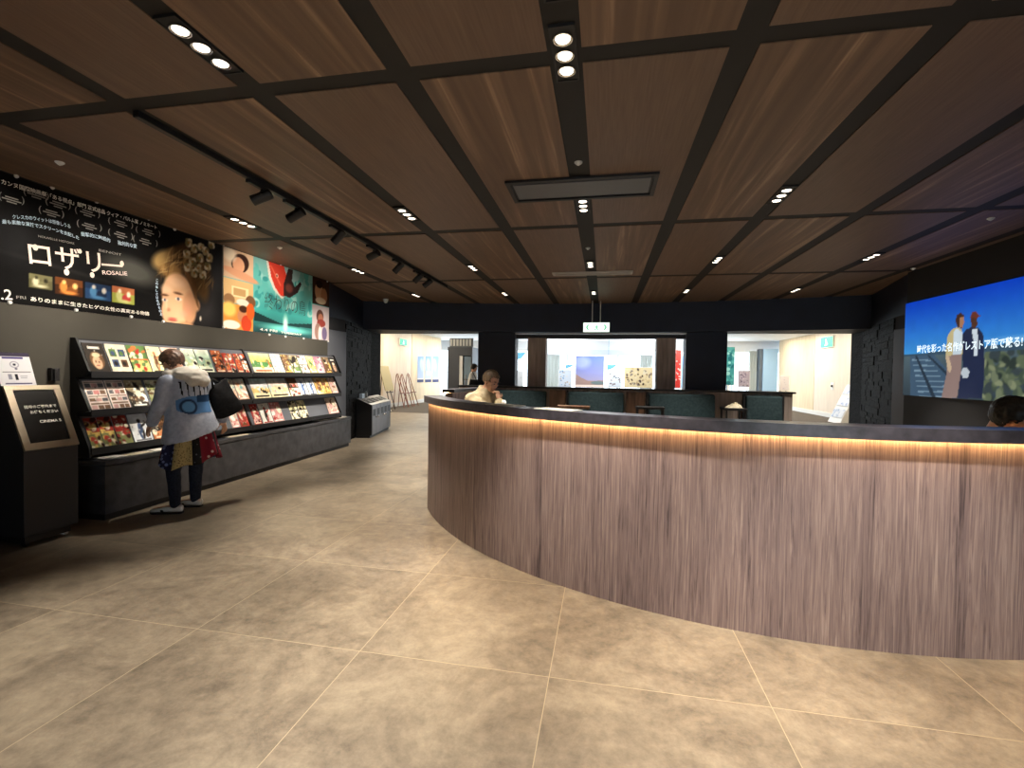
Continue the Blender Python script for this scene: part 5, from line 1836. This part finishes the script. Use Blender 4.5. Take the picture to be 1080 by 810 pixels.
def build_body(root, J, sc=1.0, voxel=.006, hands=True):
    mb = MB()
    V = {k: Vector(v) for k, v in J.items() if k not in ('face', 'fwd', 'handL', 'handR')}
    f, l, u, P = head_shape(mb, V['head'], J['face'], sc)
    mb.capsule(V['neck'] + Vector((0, 0, -.04)), V['head'] + (u * -.05 - f * .015) * sc, .062 * sc, .052 * sc)
    up = (V['neck'] - V['pelvis']).normalized()
    lr = (V['shL'] - V['shR']).normalized()
    fw = lr.cross(up).normalized()
    th = V['neck'] - V['pelvis']
    for t, a, b in ((0.0, .165, .115), (.12, .168, .118), (.3, .142, .1), (.5, .148, .105), (.7, .165, .112), (.84, .172, .1), (.95, .10, .075)):
        pass
    mb.loft([(V['pelvis'] + th * t, lr * (a * sc), fw * (b * sc)) for t, a, b in ((-.12, .12, .1), (0, .165, .115), (.12, .165, .115), (.3, .140, .1), (.5, .148, .105), (.7, .165, .112), (.84, .165, .098), (.96, .075, .065))], 0, 28)
    for s in 'LR':
        mb.capsule(V['neck'] - up * .07, V['sh' + s], .06 * sc, .056 * sc)
        mb.capsule(V['sh' + s], V['el' + s], .050 * sc, .038 * sc)
        mb.capsule(V['el' + s], V['wr' + s], .037 * sc, .025 * sc)
        mb.capsule(V['hip' + s], V['kn' + s], .082 * sc, .054 * sc)
        mb.capsule(V['kn' + s], V['an' + s], .053 * sc, .036 * sc)
        mb.capsule(V['an' + s] + Vector((0, 0, -.03)), V['toe' + s], .034 * sc, .024 * sc)
        if hands:
            d, n, c = J['hand' + s]
            hand_shape(mb, V['wr' + s], d, n, c, 1 if s == 'L' else -1, sc)
    return fused(mb, 'body', M_SKIN, root, voxel, 4, .5), P, (f, l, u), V


def face_parts(root, P, ax, sc=1.0, mouth=True):
    f, l, u = ax
    for s in (-1, 1):
        MB().sphere(P(.079, s * .030, .006), (.006 * sc, .014 * sc, .0055 * sc), 0, 10, 6, (f, l, u)).build('eye', M_EYEW, root, smooth=True)
        MB().sphere(P(.084, s * .032, .034), (.006 * sc, .020 * sc, .0045 * sc), 0, 10, 6, (f, l, u)).build('eyebrow', M_HAIRD, root, smooth=True)
    if mouth:
        MB().sphere(P(.086, 0, -.053), (.004 * sc, .021 * sc, .005 * sc), 0, 10, 6, (f, l, u)).build('mouth', M_LIP, root, smooth=True)


def hair(root, c, ax, material, sc=1.0, front=.045, low=-.05, name='hair', grow=1.0, seed=1):
    """hair cap: a shell over the skull, open over the face, with ragged strands"""
    from mathutils import noise as mn
    f, l, u = ax
    bm = bmesh.new()
    bmesh.ops.create_icosphere(bm, subdivisions=5, radius=1.0)
    keep = []
    for v in bm.verts:
        a, b, d = v.co
        n1 = mn.noise(Vector((a * 3 + seed, b * 9, d * 3)))
        n2 = mn.noise(Vector((a * 9, b * 26 + seed, d * 7)))
        k = 1.0 + .05 * n1 + .035 * n2
        v.co = Vector((a * .108 * k, b * .090 * k, d * .102 * k)) * grow + Vector((-.014, 0, .034))
        keep.append((v, a, b, d, n2))
    dead = [v for v, a, b, d, n in keep if (v.co.x > front + .018 * n and v.co.z < .075 + .02 * n) or v.co.z < low + .015 * n or (v.co.x > .012 and v.co.z < .012 + .02 * n)]
    bmesh.ops.delete(bm, geom=dead, context='VERTS')
    bm.verts.ensure_lookup_table()
    for v in bm.verts:
        v.co = c + (f * v.co.x + l * v.co.y + u * v.co.z) * sc
    me = bpy.data.meshes.new(name)
    bm.to_mesh(me); bm.free()
    me.materials.append(material)
    o = finish(name, me, root, smooth=True)
    sd = o.modifiers.new('depth', 'SOLIDIFY'); sd.thickness = .012 * sc; sd.offset = -1
    return o


def shoe(root, an, toe, upper, sole, strap=None):
    an, toe = Vector(an), Vector(toe)
    d = Vector((toe.x - an.x, toe.y - an.y, 0)).normalized()
    s = Vector((-d.y, d.x, 0))
    Z = Vector((0, 0, 1))
    b = Vector((an.x, an.y, 0))
    L = (Vector((toe.x, toe.y, 0)) - b).length + .03
    mb = MB()
    mb.loft([(b + d * x + Z * (z + .012), s * w, Z * h if False else Z * h) for x, z, w, h in ((-.065, .035, .012, .02), (-.058, .036, .030, .032), (-.02, .036, .036, .034), (L * .45, .030, .040, .026), (L * .75, .022, .043, .019), (L * .95, .018, .032, .015), (L * 1.02, .016, .012, .008))], 0, 20)
    o = mb.build('shoe', upper, root, smooth=True)
    sm = MB()
    sm.prism([tuple((b + d * x + s * w).xy) for x, w in ((-.066, -.02), (-.06, -.033), (0, -.038), (L * .6, -.046), (L * .9, -.038), (L * 1.03, -.012), (L * 1.03, .012), (L * .9, .038), (L * .6, .046), (0, .038), (-.06, .033), (-.066, .02))], .002, .016)
    sm.build('sole', sole, o)
    if strap:
        st = MB()
        c = b + d * (L * .42)
        st.loft([(c + d * x + Z * .032, s * .043, Z * .032) for x in (0, .022)], 0, 20)
        st.build('strap', strap, o, smooth=True)
    return o


# ---------------------------------------------------------------- woman at the rack
wm = thing('person', (-4.0, 3.97, 0), 'woman in pale blue hooded jacket and patchwork skirt leaning over the leaflet rack', 'person')
JW = dict(pelvis=(-3.975, 3.96, .86), neck=(-4.035, 3.94, 1.335), head=(-4.10, 3.90, 1.445), face=(-.80, -.22, -.55),
          shL=(-4.03, 3.775, 1.27), shR=(-3.955, 4.105, 1.29), elL=(-4.07, 3.715, 1.03), wrL=(-4.20, 3.77, .86), elR=(-3.90, 4.24, 1.06), wrR=(-3.90, 4.30, .86),
          hipL=(-4.0, 3.88, .82), hipR=(-3.97, 4.05, .82), knL=(-4.05, 3.86, .42), knR=(-4.01, 4.08, .43), anL=(-4.02, 3.855, .085), anR=(-4.03, 4.09, .085),
          toeL=(-4.20, 3.80, .035), toeR=(-4.20, 4.05, .035), handL=((-.7, .1, -.7), (0, .6, -.5), .5), handR=((.15, .1, -1), (-1, 0, 0), .5))
_, P_, AXW, V_ = build_body(wm, JW, .96)
face_parts(wm, P_, AXW, .96, False)
mk = MB(); mk.sphere(P_(.058, 0, -.045), (.040, .058, .05), 0, 16, 10, AXW); mk.build('face_mask', M_MASK, wm, smooth=True)
hair(wm, V_['head'], AXW, M_HAIRD, .96, .05, -.06, grow=1.06, seed=3)
lg = MB()
for s in 'LR':
    lg.capsule(V_['hip' + s], V_['kn' + s], .092, .066); lg.capsule(V_['kn' + s], V_['an' + s] + Vector((0, 0, .0)), .064, .046)
lg.sphere((-3.98, 3.96, .84), (.13, .17, .11))
fused(lg, 'leggings', M_DENIM, wm, .008, 4, .5, (.006, (22, 22, 14)))
shoe(wm, V_['anL'], V_['toeL'], M_WHITE, M_BLACK, M_BLACK)
shoe(wm, V_['anR'], V_['toeR'], M_WHITE, M_BLACK, M_BLACK)
# patchwork skirt: separate cloth gores round the hips
GN = 72
gores = [(-.35, .28, M_FLR), (.28, .62, M_FLK), (.62, 1.45, M_FLR), (1.45, 2.4, M_FLB), (2.4, 3.4, M_FLK), (3.4, 4.3, M_FLR), (4.3, 4.95, M_FLB), (4.95, 5.62, M_FLY), (5.62, 5.93, M_FLK)]
cs = Vector((-3.965, 3.965, 0))
for a0_, a1_, mm in gores:
    mb = MB()
    n, k = 12, 10
    vs = []
    for layer in (0, 1):
        for j in range(k + 1):
            t = j / k
            for i in range(n + 1):
                a = a0_ + (a1_ - a0_) * i / n
                drop = .50 + .045 * math.sin(a * 2 + 1.0) + .02 * math.sin(a * 5)
                z = .90 + (drop - .90) * t
                r1, r2 = .155 + .075 * t, .185 + .085 * t
                w_ = 1 + (.07 * math.sin(a * 9)) * t - .006 / .2 * layer
                vs.append(cs + Vector((math.cos(a) * r1 * w_ + .01 * t, math.sin(a) * r2 * w_, z)))
    S = (k + 1) * (n + 1)
    fs = []
    for j in range(k):
        for i in range(n):
            q = j * (n + 1) + i
            fs.append((q, q + n + 1, q + n + 2, q + 1)); fs.append((S + q, S + q + 1, S + q + n + 2, S + q + n + 1))
    for i in range(n):
        q = k * (n + 1) + i
        fs.append((q, S + q, S + q + 1, q + 1))
    mb.add(vs, fs)
    mb.build('skirt_panel', mm, wm, smooth=True)
# jacket
jm = MB()
jm.loft([((-4.03, 3.94, 1.36), (.07, 0, .01), (0, .10, .01)), ((-4.015, 3.945, 1.31), (.115, .02, .0), (-.01, .20, .01)), ((-4.0, 3.95, 1.22), (.135, .02, 0), (0, .205, .015)),
         ((-3.985, 3.955, 1.08), (.145, .01, 0), (0, .195, .03)), ((-3.975, 3.96, .95), (.165, 0, .01), (0, .215, .045)), ((-3.965, 3.965, .84), (.19, 0, .01), (0, .245, .06)), ((-3.955, 3.97, .755), (.205, 0, .01), (0, .27, .075))], 0, 40)
for s in 'LR':
    jm.capsule(V_['sh' + s] + Vector((0, 0, -.01)), V_['el' + s], .075, .064)
    jm.capsule(V_['el' + s], V_['el' + s].lerp(V_['wr' + s], .9), .062, .05)
jk = fused(jm, 'jacket', M_JACKET, wm, .009, 5, .5, (.012, (11, 11, 6)))
hd = MB()
hd.sphere((-3.945, 3.965, 1.325), (.10, .185, .075)); hd.sphere((-4.0, 3.95, 1.36), (.10, .14, .055)); hd.sphere((-3.895, 3.98, 1.275), (.075, .14, .07))
hd.capsule((-4.05, 3.80, 1.335), (-3.99, 4.09, 1.345), .05, .05)
fused(hd, 'hood', M_HOOD, wm, .009, 4, .5, (.016, (14, 10, 22)))
# printed motif on the back: a blue patch with a ring and dark strokes, laid on the cloth
jw = wl(jk)
bvh = BVHTree.FromPolygons([v.co + jw for v in jk.data.vertices], [tuple(p.vertices) for p in jk.data.polygons])
rowsn, colsn = 34, 44
A_, B_ = at(196, 404, x=-3.81), at(225, 440, x=-3.81)
ya_, yb_, za_, zb_ = A_.y - .03, B_.y + .02, A_.z + .02, B_.z
sp_ = Sheet(1.0, 1.0, colsn, rowsn, (176, 184, 202))
bare = np.array((176, 184, 202)) / 255.0
sp_.ell(.42, .36, .5, .24, (88, 132, 186)); sp_.rect(.38, .12, .95, .5, (88, 132, 186)); sp_.rect(.5, .42, .98, .62, (40, 66, 100)); sp_.ell(.27, .32, .21, .2, (44, 62, 92)); sp_.ell(.27, .32, .15, .14, (104, 156, 206))
for q in range(6):
    sp_.poly([(.06 + q * .155, .98), (.14 + q * .155, .98), (.17 + q * .15, .60), (.12 + q * .15, .60)], (34, 34, 40))
vs, fs, cl, idx = [], [], [], {}
for j in range(rowsn + 1):
    for i in range(colsn + 1):
        y = ya_ + (yb_ - ya_) * i / colsn; z = zb_ + (za_ - zb_) * j / rowsn
        h = bvh.ray_cast(Vector((-3.2, y - .25, z)), Vector((-.93, .37, 0)).normalized(), 1.2)
        if h[0] is not None:
            idx[(i, j)] = len(vs); vs.append(h[0] + h[1] * .004); cl.append(sp_.c[j, i])
for j in range(rowsn):
    for i in range(colsn):
        q = [(i, j), (i + 1, j), (i + 1, j + 1), (i, j + 1)]
        if all(k in idx for k in q) and not any(np.abs(sp_.c[b, a] - bare).max() < .01 for a, b in q):
            fs.append([idx[k] for k in q])
me = bpy.data.meshes.new('back_print')
me.from_pydata(vs, [], fs)
me.materials.append(M_PRINT)
ca = me.color_attributes.new('Col', 'FLOAT_COLOR', 'POINT')
cl = np.array(cl); cl = np.where(cl <= .04045, cl / 12.92, ((cl + .055) / 1.055) ** 2.4)
ca.data.foreach_set('color', np.hstack([cl, np.ones((len(cl), 1))]).astype(np.float32).ravel())
finish('back_print', me, wm, smooth=True)

bag = thing('tote_bag', (-3.86, 4.28, .94), 'large black tote bag hanging from the woman\'s right shoulder', 'bag')
ax1 = Vector((.35, .94, 0)).normalized(); ax2 = Vector((.94, -.35, 0)).normalized()
tl = lambda x, z: Vector((-3.865, 4.235, 0)) + ax1 * x + Vector((0, 0, z))
bm_ = MB()
bm_.loft([(tl(-.035, 1.25), ax1 * .085 + Vector((0, 0, .05)), ax2 * .02), (tl(-.02, 1.20), ax1 * .10 + Vector((0, 0, .03)), ax2 * .045), (tl(.02, 1.10), ax1 * .135 + Vector((0, 0, .0)), ax2 * .065), (tl(.06, 1.0), ax1 * .15 + Vector((0, 0, .01)), ax2 * .07),
          (tl(.085, .93), ax1 * .135 + Vector((0, 0, .045)), ax2 * .06), (tl(.09, .915), ax1 * .10 + Vector((0, 0, .04)), ax2 * .03)], 0, 36, pw=3.2)
fused(bm_, 'body', M_BAG, bag, .008, 3, .5, (.012, (12, 12, 8)))
sm = MB()
for o in (-.035, .035):
    sm.path([tl(-.09, 1.20) + ax2 * o, (-3.92 + o * .5, 4.13, 1.345), (-3.965 + o * .4, 4.10, 1.372), (-4.01 + o * .4, 4.12, 1.345), tl(.03, 1.22) + ax2 * o - ax2 * .02], .011, 8)
sm.build('strap', M_BAG, bag, smooth=True)

# ---------------------------------------------------------------- office chairs and the two people inside the counter
def office_chair(c, fwd, zs, label):
    f, l, u = frame_of(fwd)
    c = Vector((c[0], c[1], 0))
    t = thing('office_chair', c, label, 'chair', 'office chairs behind the counter')
    Z = Vector((0, 0, 1))
    bs = MB()
    for k in range(5):
        a = k * 2 * math.pi / 5
        d = f * math.cos(a) + l * math.sin(a)
        bs.tube(c + Z * .09, c + d * .27 + Z * .06, .02, .014, 8)
        bs.sphere(c + d * .27 + Z * .028, .027, 0, 10, 8)
    bs.build('base', M_BLACK, t)
    MB().tube(c + Z * .08, c + Z * (zs - .07), .025).build('column', M_CHROME, t)
    MB().loft([(c + Z * (zs - .075), f * .18, l * .18), (c + Z * (zs - .06), f * .21, l * .22), (c + Z * (zs - .01), f * .21, l * .22), (c + Z * zs, f * .18, l * .19)], 0, 28, pw=3.5).build('seat', M_BAG, t, smooth=True)
    b0 = c - f * .235
    MB().loft([(b0 + Z * (zs + .12), l * .19, f * .018), (b0 + Z * (zs + .2) - f * .01, l * .21, f * .024), (b0 + Z * (zs + .45) - f * .04, l * .20, f * .024), (b0 + Z * (zs + .54) - f * .06, l * .16, f * .016)], 0, 28, pw=3.0).build('backrest', M_BAG, t, smooth=True)
    MB().path([c - f * .1 + Z * (zs - .07), b0 - f * .03 + Z * (zs - .03), b0 - f * .035 + Z * (zs + .25)], .018).build('back_support', M_BLACK, t)
    return t


def seated(label, pelvis, fwd, head, face, neck, hands, top, bottoms, hairm, hseed, sc=1.0, grow=1.02, low=-.05):
    f, l, u = frame_of(fwd)
    p = Vector(pelvis)
    root = thing('person', (p.x, p.y, 0), label, 'person')
    neck = Vector(neck)
    th = (neck - p)
    sh = neck - th.normalized() * .075
    J = dict(pelvis=p, neck=neck, head=head, face=face, shL=sh + l * .185, shR=sh - l * .185, hipL=p + l * .085 - Vector((0, 0, .02)), hipR=p - l * .085 - Vector((0, 0, .02)))
    for s, q in (('L', 1), ('R', -1)):
        J['kn' + s] = J['hip' + s] + f * .42 + l * (.03 * q) + Vector((0, 0, .0))
        J['an' + s] = J['kn' + s] - f * .08 + Vector((0, 0, .09 - J['kn' + s].z))
        J['toe' + s] = J['an' + s] + f * .16 + Vector((0, 0, -.055))
        J['el' + s], J['wr' + s], J['hand' + s] = hands[s]
    _, P, AX, V = build_body(root, J, sc)
    face_parts(root, P, AX, sc)
    hair(root, V['head'], AX, hairm, sc, seed=hseed, grow=grow, low=low)
    jm = MB()
    up = th.normalized(); lr = l; fw = lr.cross(up).normalized()
    jm.loft([(p + th * t, lr * a, fw * b) for t, a, b in ((-.06, .19, .14), (.1, .195, .15), (.35, .19, .145), (.6, .195, .14), (.8, .2, .125), (.93, .155, .105), (1.0, .10, .085), (1.1, .066, .066))], 0, 32)
    for s in 'LR':
        jm.capsule(V['neck'] - up * .055, V['sh' + s], .078, .078)
        jm.capsule(V['sh' + s], V['el' + s], .077, .062); jm.capsule(V['el' + s], V['el' + s].lerp(V['wr' + s], .86), .06, .046)
    fused(jm, 'jacket', top, root, .008, 4, .5, (.022, (16, 16, 8)))
    tr = MB()
    for s in 'LR':
        tr.capsule(V['hip' + s], V['kn' + s], .098, .072); tr.capsule(V['kn' + s], V['an' + s], .07, .055)
    tr.sphere(p, (.15, .17, .12), 0, 16, 10, (f, l, u))
    fused(tr, 'trousers', bottoms, root, .009, 4, .5)
    for s in 'LR':
        shoe(root, V['an' + s], V['toe' + s], M_BLACK, M_TXTK)
    return root, P, AX, V


hm = at(518, 402.5, y=5.08)
fm_ = Vector((.86, -.50, 0)).normalized()
lm_ = Vector((.50, .86, 0)).normalized()
hm = Vector(hm)
neck_m = hm + Vector((-.085, .04, -.12))
pel_m = Vector((hm.x - .14, hm.y + .11, .60))
chin = hm + fm_ * .075 + Vector((0, 0, -.118))
man, Pm, AXm, Vm = seated('man with short ash hair and cream jacket seated behind the counter, chin on hand', pel_m, fm_, hm, (.80, -.42, -.42), neck_m,
                          {'R': (Vector((hm.x + .16, hm.y - .16, .90)), chin + Vector((.045, -.04, -.075)), ((-.25, .2, .9), (-.6, .4, -.2), 1.3)),
                           'L': (Vector((hm.x + .03, hm.y + .20, .90)), Vector((hm.x + .27, hm.y + .10, .80)), ((.9, -.35, -.1), (0, 0, -1), .5))},
                          M_CREAMJ, M_DARKC, M_HAIRG, 5, .97, .98, -.035)
cl_ = MB()
f, l, u = AXm
nk = Vm['neck']
cl_.loft([(nk + Vector((0, 0, -.045)), fm_ * .085, lm_ * .09), (nk + Vector((.012, -.005, .015)), fm_ * .075, lm_ * .078), (nk + Vector((.012, -.005, .02)), fm_ * .066, lm_ * .069), (nk + Vector((0, 0, -.04)), fm_ * .074, lm_ * .08)], 0, 28)
cl_.build('collar', M_CREAMJ, man, smooth=True)
office_chair((pel_m.x - .02, pel_m.y), fm_, .475, 'black office chair under the man in the cream jacket')
rh = at(1067, 443, y=3.62)
rh = Vector(rh)
fr = Vector((.3, -.95, 0)).normalized()
pel_r = Vector((rh.x - .10, rh.y + .48, .50))
neck_r = rh + Vector((-.02, .15, -.15))
wom, Pr, AXr, Vr = seated('person with dark brown hair bowed low behind the counter at the right edge', pel_r, fr, rh, (.52, -.52, -.68), neck_r,
                          {'R': (neck_r + Vector((-.12, -.24, -.22)), Vector((neck_r.x + .06, neck_r.y - .36, .80)), ((.6, -.6, -.1), (0, 0, -1), .5)),
                           'L': (neck_r + Vector((.22, .0, -.24)), Vector((neck_r.x + .26, neck_r.y - .20, .80)), ((.3, -.9, -.1), (0, 0, -1), .5))},
                          M_DARKC, M_DARKC, M_HAIRK, 9, 1.06, 1.1, -.095)
office_chair((pel_r.x, pel_r.y), fr, .375, 'black office chair under the person with bowed dark hair')
b = at(531.5, 424.5, y=4.8)
bt = thing('pump_bottle', (b.x, b.y, .741), 'white round topped bottle on the desk beside the seated man', 'bottle')
MB().lathe([(.04, .741), (.042, .75), (.042, b.z - .10), (.02, b.z - .08), (.018, b.z - .03)], (b.x, b.y, 0), 0, 20).build('body', M_WHITE, bt, smooth=True)
MB().sphere((b.x, b.y, b.z), (.026, .026, .03)).build('cap', M_WHITE, bt, smooth=True)
ph = at(547, 428.5, y=5.06)
t = thing('desk_telephone', (ph.x, ph.y, .741), 'black desk phone on a riser beside the white bottle', 'telephone')
MB().hexa([(ph.x - .08, ph.y - .08, .741), (ph.x + .08, ph.y - .08, .741), (ph.x + .08, ph.y + .08, .741), (ph.x - .08, ph.y + .08, .741)], [(ph.x - .07, ph.y - .07, ph.z - .05), (ph.x + .07, ph.y - .07, ph.z - .05), (ph.x + .07, ph.y + .07, ph.z - .02), (ph.x - .07, ph.y + .07, ph.z - .02)]).build('base', M_BLACK, t, bevel=.006)
MB().capsule((ph.x - .07, ph.y - .02, ph.z), (ph.x + .07, ph.y - .02, ph.z), .02, .02).build('handset', M_BLACK, t, smooth=True)

# ---------------------------------------------------------------- distant visitor
c = at(498.5, 390, y=14.5)
fx, fy = c.x, 14.5
far = thing('person', (fx, fy, 0), 'distant visitor in a white jacket walking beside the left dark column', 'person')
V3 = lambda x, y, z: Vector((fx + x, fy + y, z))
JF = dict(pelvis=V3(0, 0, .90), neck=V3(.02, 0, 1.40), head=V3(.05, 0, 1.53), face=(.9, .3, -.3), shL=V3(.02, .18, 1.33), shR=V3(.02, -.18, 1.33), elL=V3(.03, .24, 1.06), elR=V3(.04, -.23, 1.06), wrL=V3(.18, .2, .92), wrR=V3(.2, -.18, .92),
          hipL=V3(0, .09, .88), hipR=V3(0, -.09, .88), knL=V3(.08, .1, .48), knR=V3(.0, -.1, .48), anL=V3(.06, .1, .085), anR=V3(-.16, -.1, .10), toeL=V3(.22, .1, .035), toeR=V3(0, -.1, .035),
          handL=((.8, 0, -.4), (0, -.6, -.6), .5), handR=((.8, 0, -.4), (0, .6, -.6), .5))
_, Pf, AXf, Vf = build_body(far, JF, 1.0, .008)
face_parts(far, Pf, AXf)
hair(far, Vf['head'], AXf, M_HAIRK, 1.0, grow=1.08, seed=12)
jm = MB()
jm.loft([(V3(0, 0, .72), (.15, 0, 0), (0, .22, 0)), (V3(0, 0, .9), (.15, 0, 0), (0, .21, 0)), (V3(0, 0, 1.15), (.14, 0, 0), (0, .2, 0)), (V3(.02, 0, 1.33), (.12, 0, 0), (0, .2, 0)), (V3(.02, 0, 1.42), (.07, 0, 0), (0, .08, 0))], 0, 28)
for s in 'LR':
    jm.capsule(Vf['sh' + s], Vf['el' + s], .075, .062); jm.capsule(Vf['el' + s], Vf['el' + s].lerp(Vf['wr' + s], .85), .06, .05)
fused(jm, 'jacket', M_WHITEJ, far, .012, 4, .5)
tr = MB()
for s in 'LR':
    tr.capsule(Vf['hip' + s], Vf['kn' + s], .095, .07); tr.capsule(Vf['kn' + s], Vf['an' + s], .068, .052)
fused(tr, 'trousers', M_DARKC, far, .012, 4, .5)
for s in 'LR': shoe(far, Vf['an' + s], Vf['toe' + s], M_BLACK, M_TXTK)
bg = thing('shoulder_bag', V3(.12, -.27, .95), 'small black shoulder bag carried by the distant visitor in white', 'bag')
MB().loft([(V3(.12, -.29, .9), (.12, 0, 0), (0, .05, 0)), (V3(.12, -.29, 1.0), (.15, 0, 0), (0, .06, 0)), (V3(.12, -.28, 1.18), (.12, 0, 0), (0, .03, 0))], 0, 20, pw=3).build('body', M_BAG, bg, smooth=True)
MB().path([V3(.2, -.27, 1.17), V3(.05, -.19, 1.42), V3(.02, -.27, 1.17)], .012).build('strap', M_BAG, bg)

# ================================================================== LIGHT
w = bpy.data.worlds.new('sky')
SC.world = w
w.use_nodes = True
bgN = w.node_tree.nodes['Background']
bgN.inputs['Color'].default_value = (.80, .90, 1.0, 1)
bgN.inputs['Strength'].default_value = 4.2


def area(name, loc, sx, sy, energy, col, rot=(0, 0, 0)):
    ld = bpy.data.lights.new(name, 'AREA')
    ld.shape = 'RECTANGLE'; ld.size = sx; ld.size_y = sy
    ld.energy = energy; ld.color = col
    o = bpy.data.objects.new(name, ld)
    COL.objects.link(o); o.location = loc; o.rotation_euler = rot
    return o


# added unseen lobby fills: warm along the wood walls, daylight-white in the middle
for y in (13.5, 16.5, 19.5, 22):
    area('lobby_fill', (-6.9, y, 3.06), .5, 1.5, 62, (1, .88, .70))
    area('lobby_fill', (6.9, y, 3.06), .5, 1.5, 62, (1, .88, .70))
for x in (-2.2, 2.2):                     # unseen uplights added to whiten the lobby ceiling by the window
    area('ceiling_fill', (x, 23.2, 2.5), 2.5, .3, 70, (.95, .98, 1), (math.pi, 0, 0))
for x in (-3.5, 0, 3.5):
    area('lobby_fill', (x, 20.5, 3.06), 1.2, 1.2, 130, (.95, .98, 1))
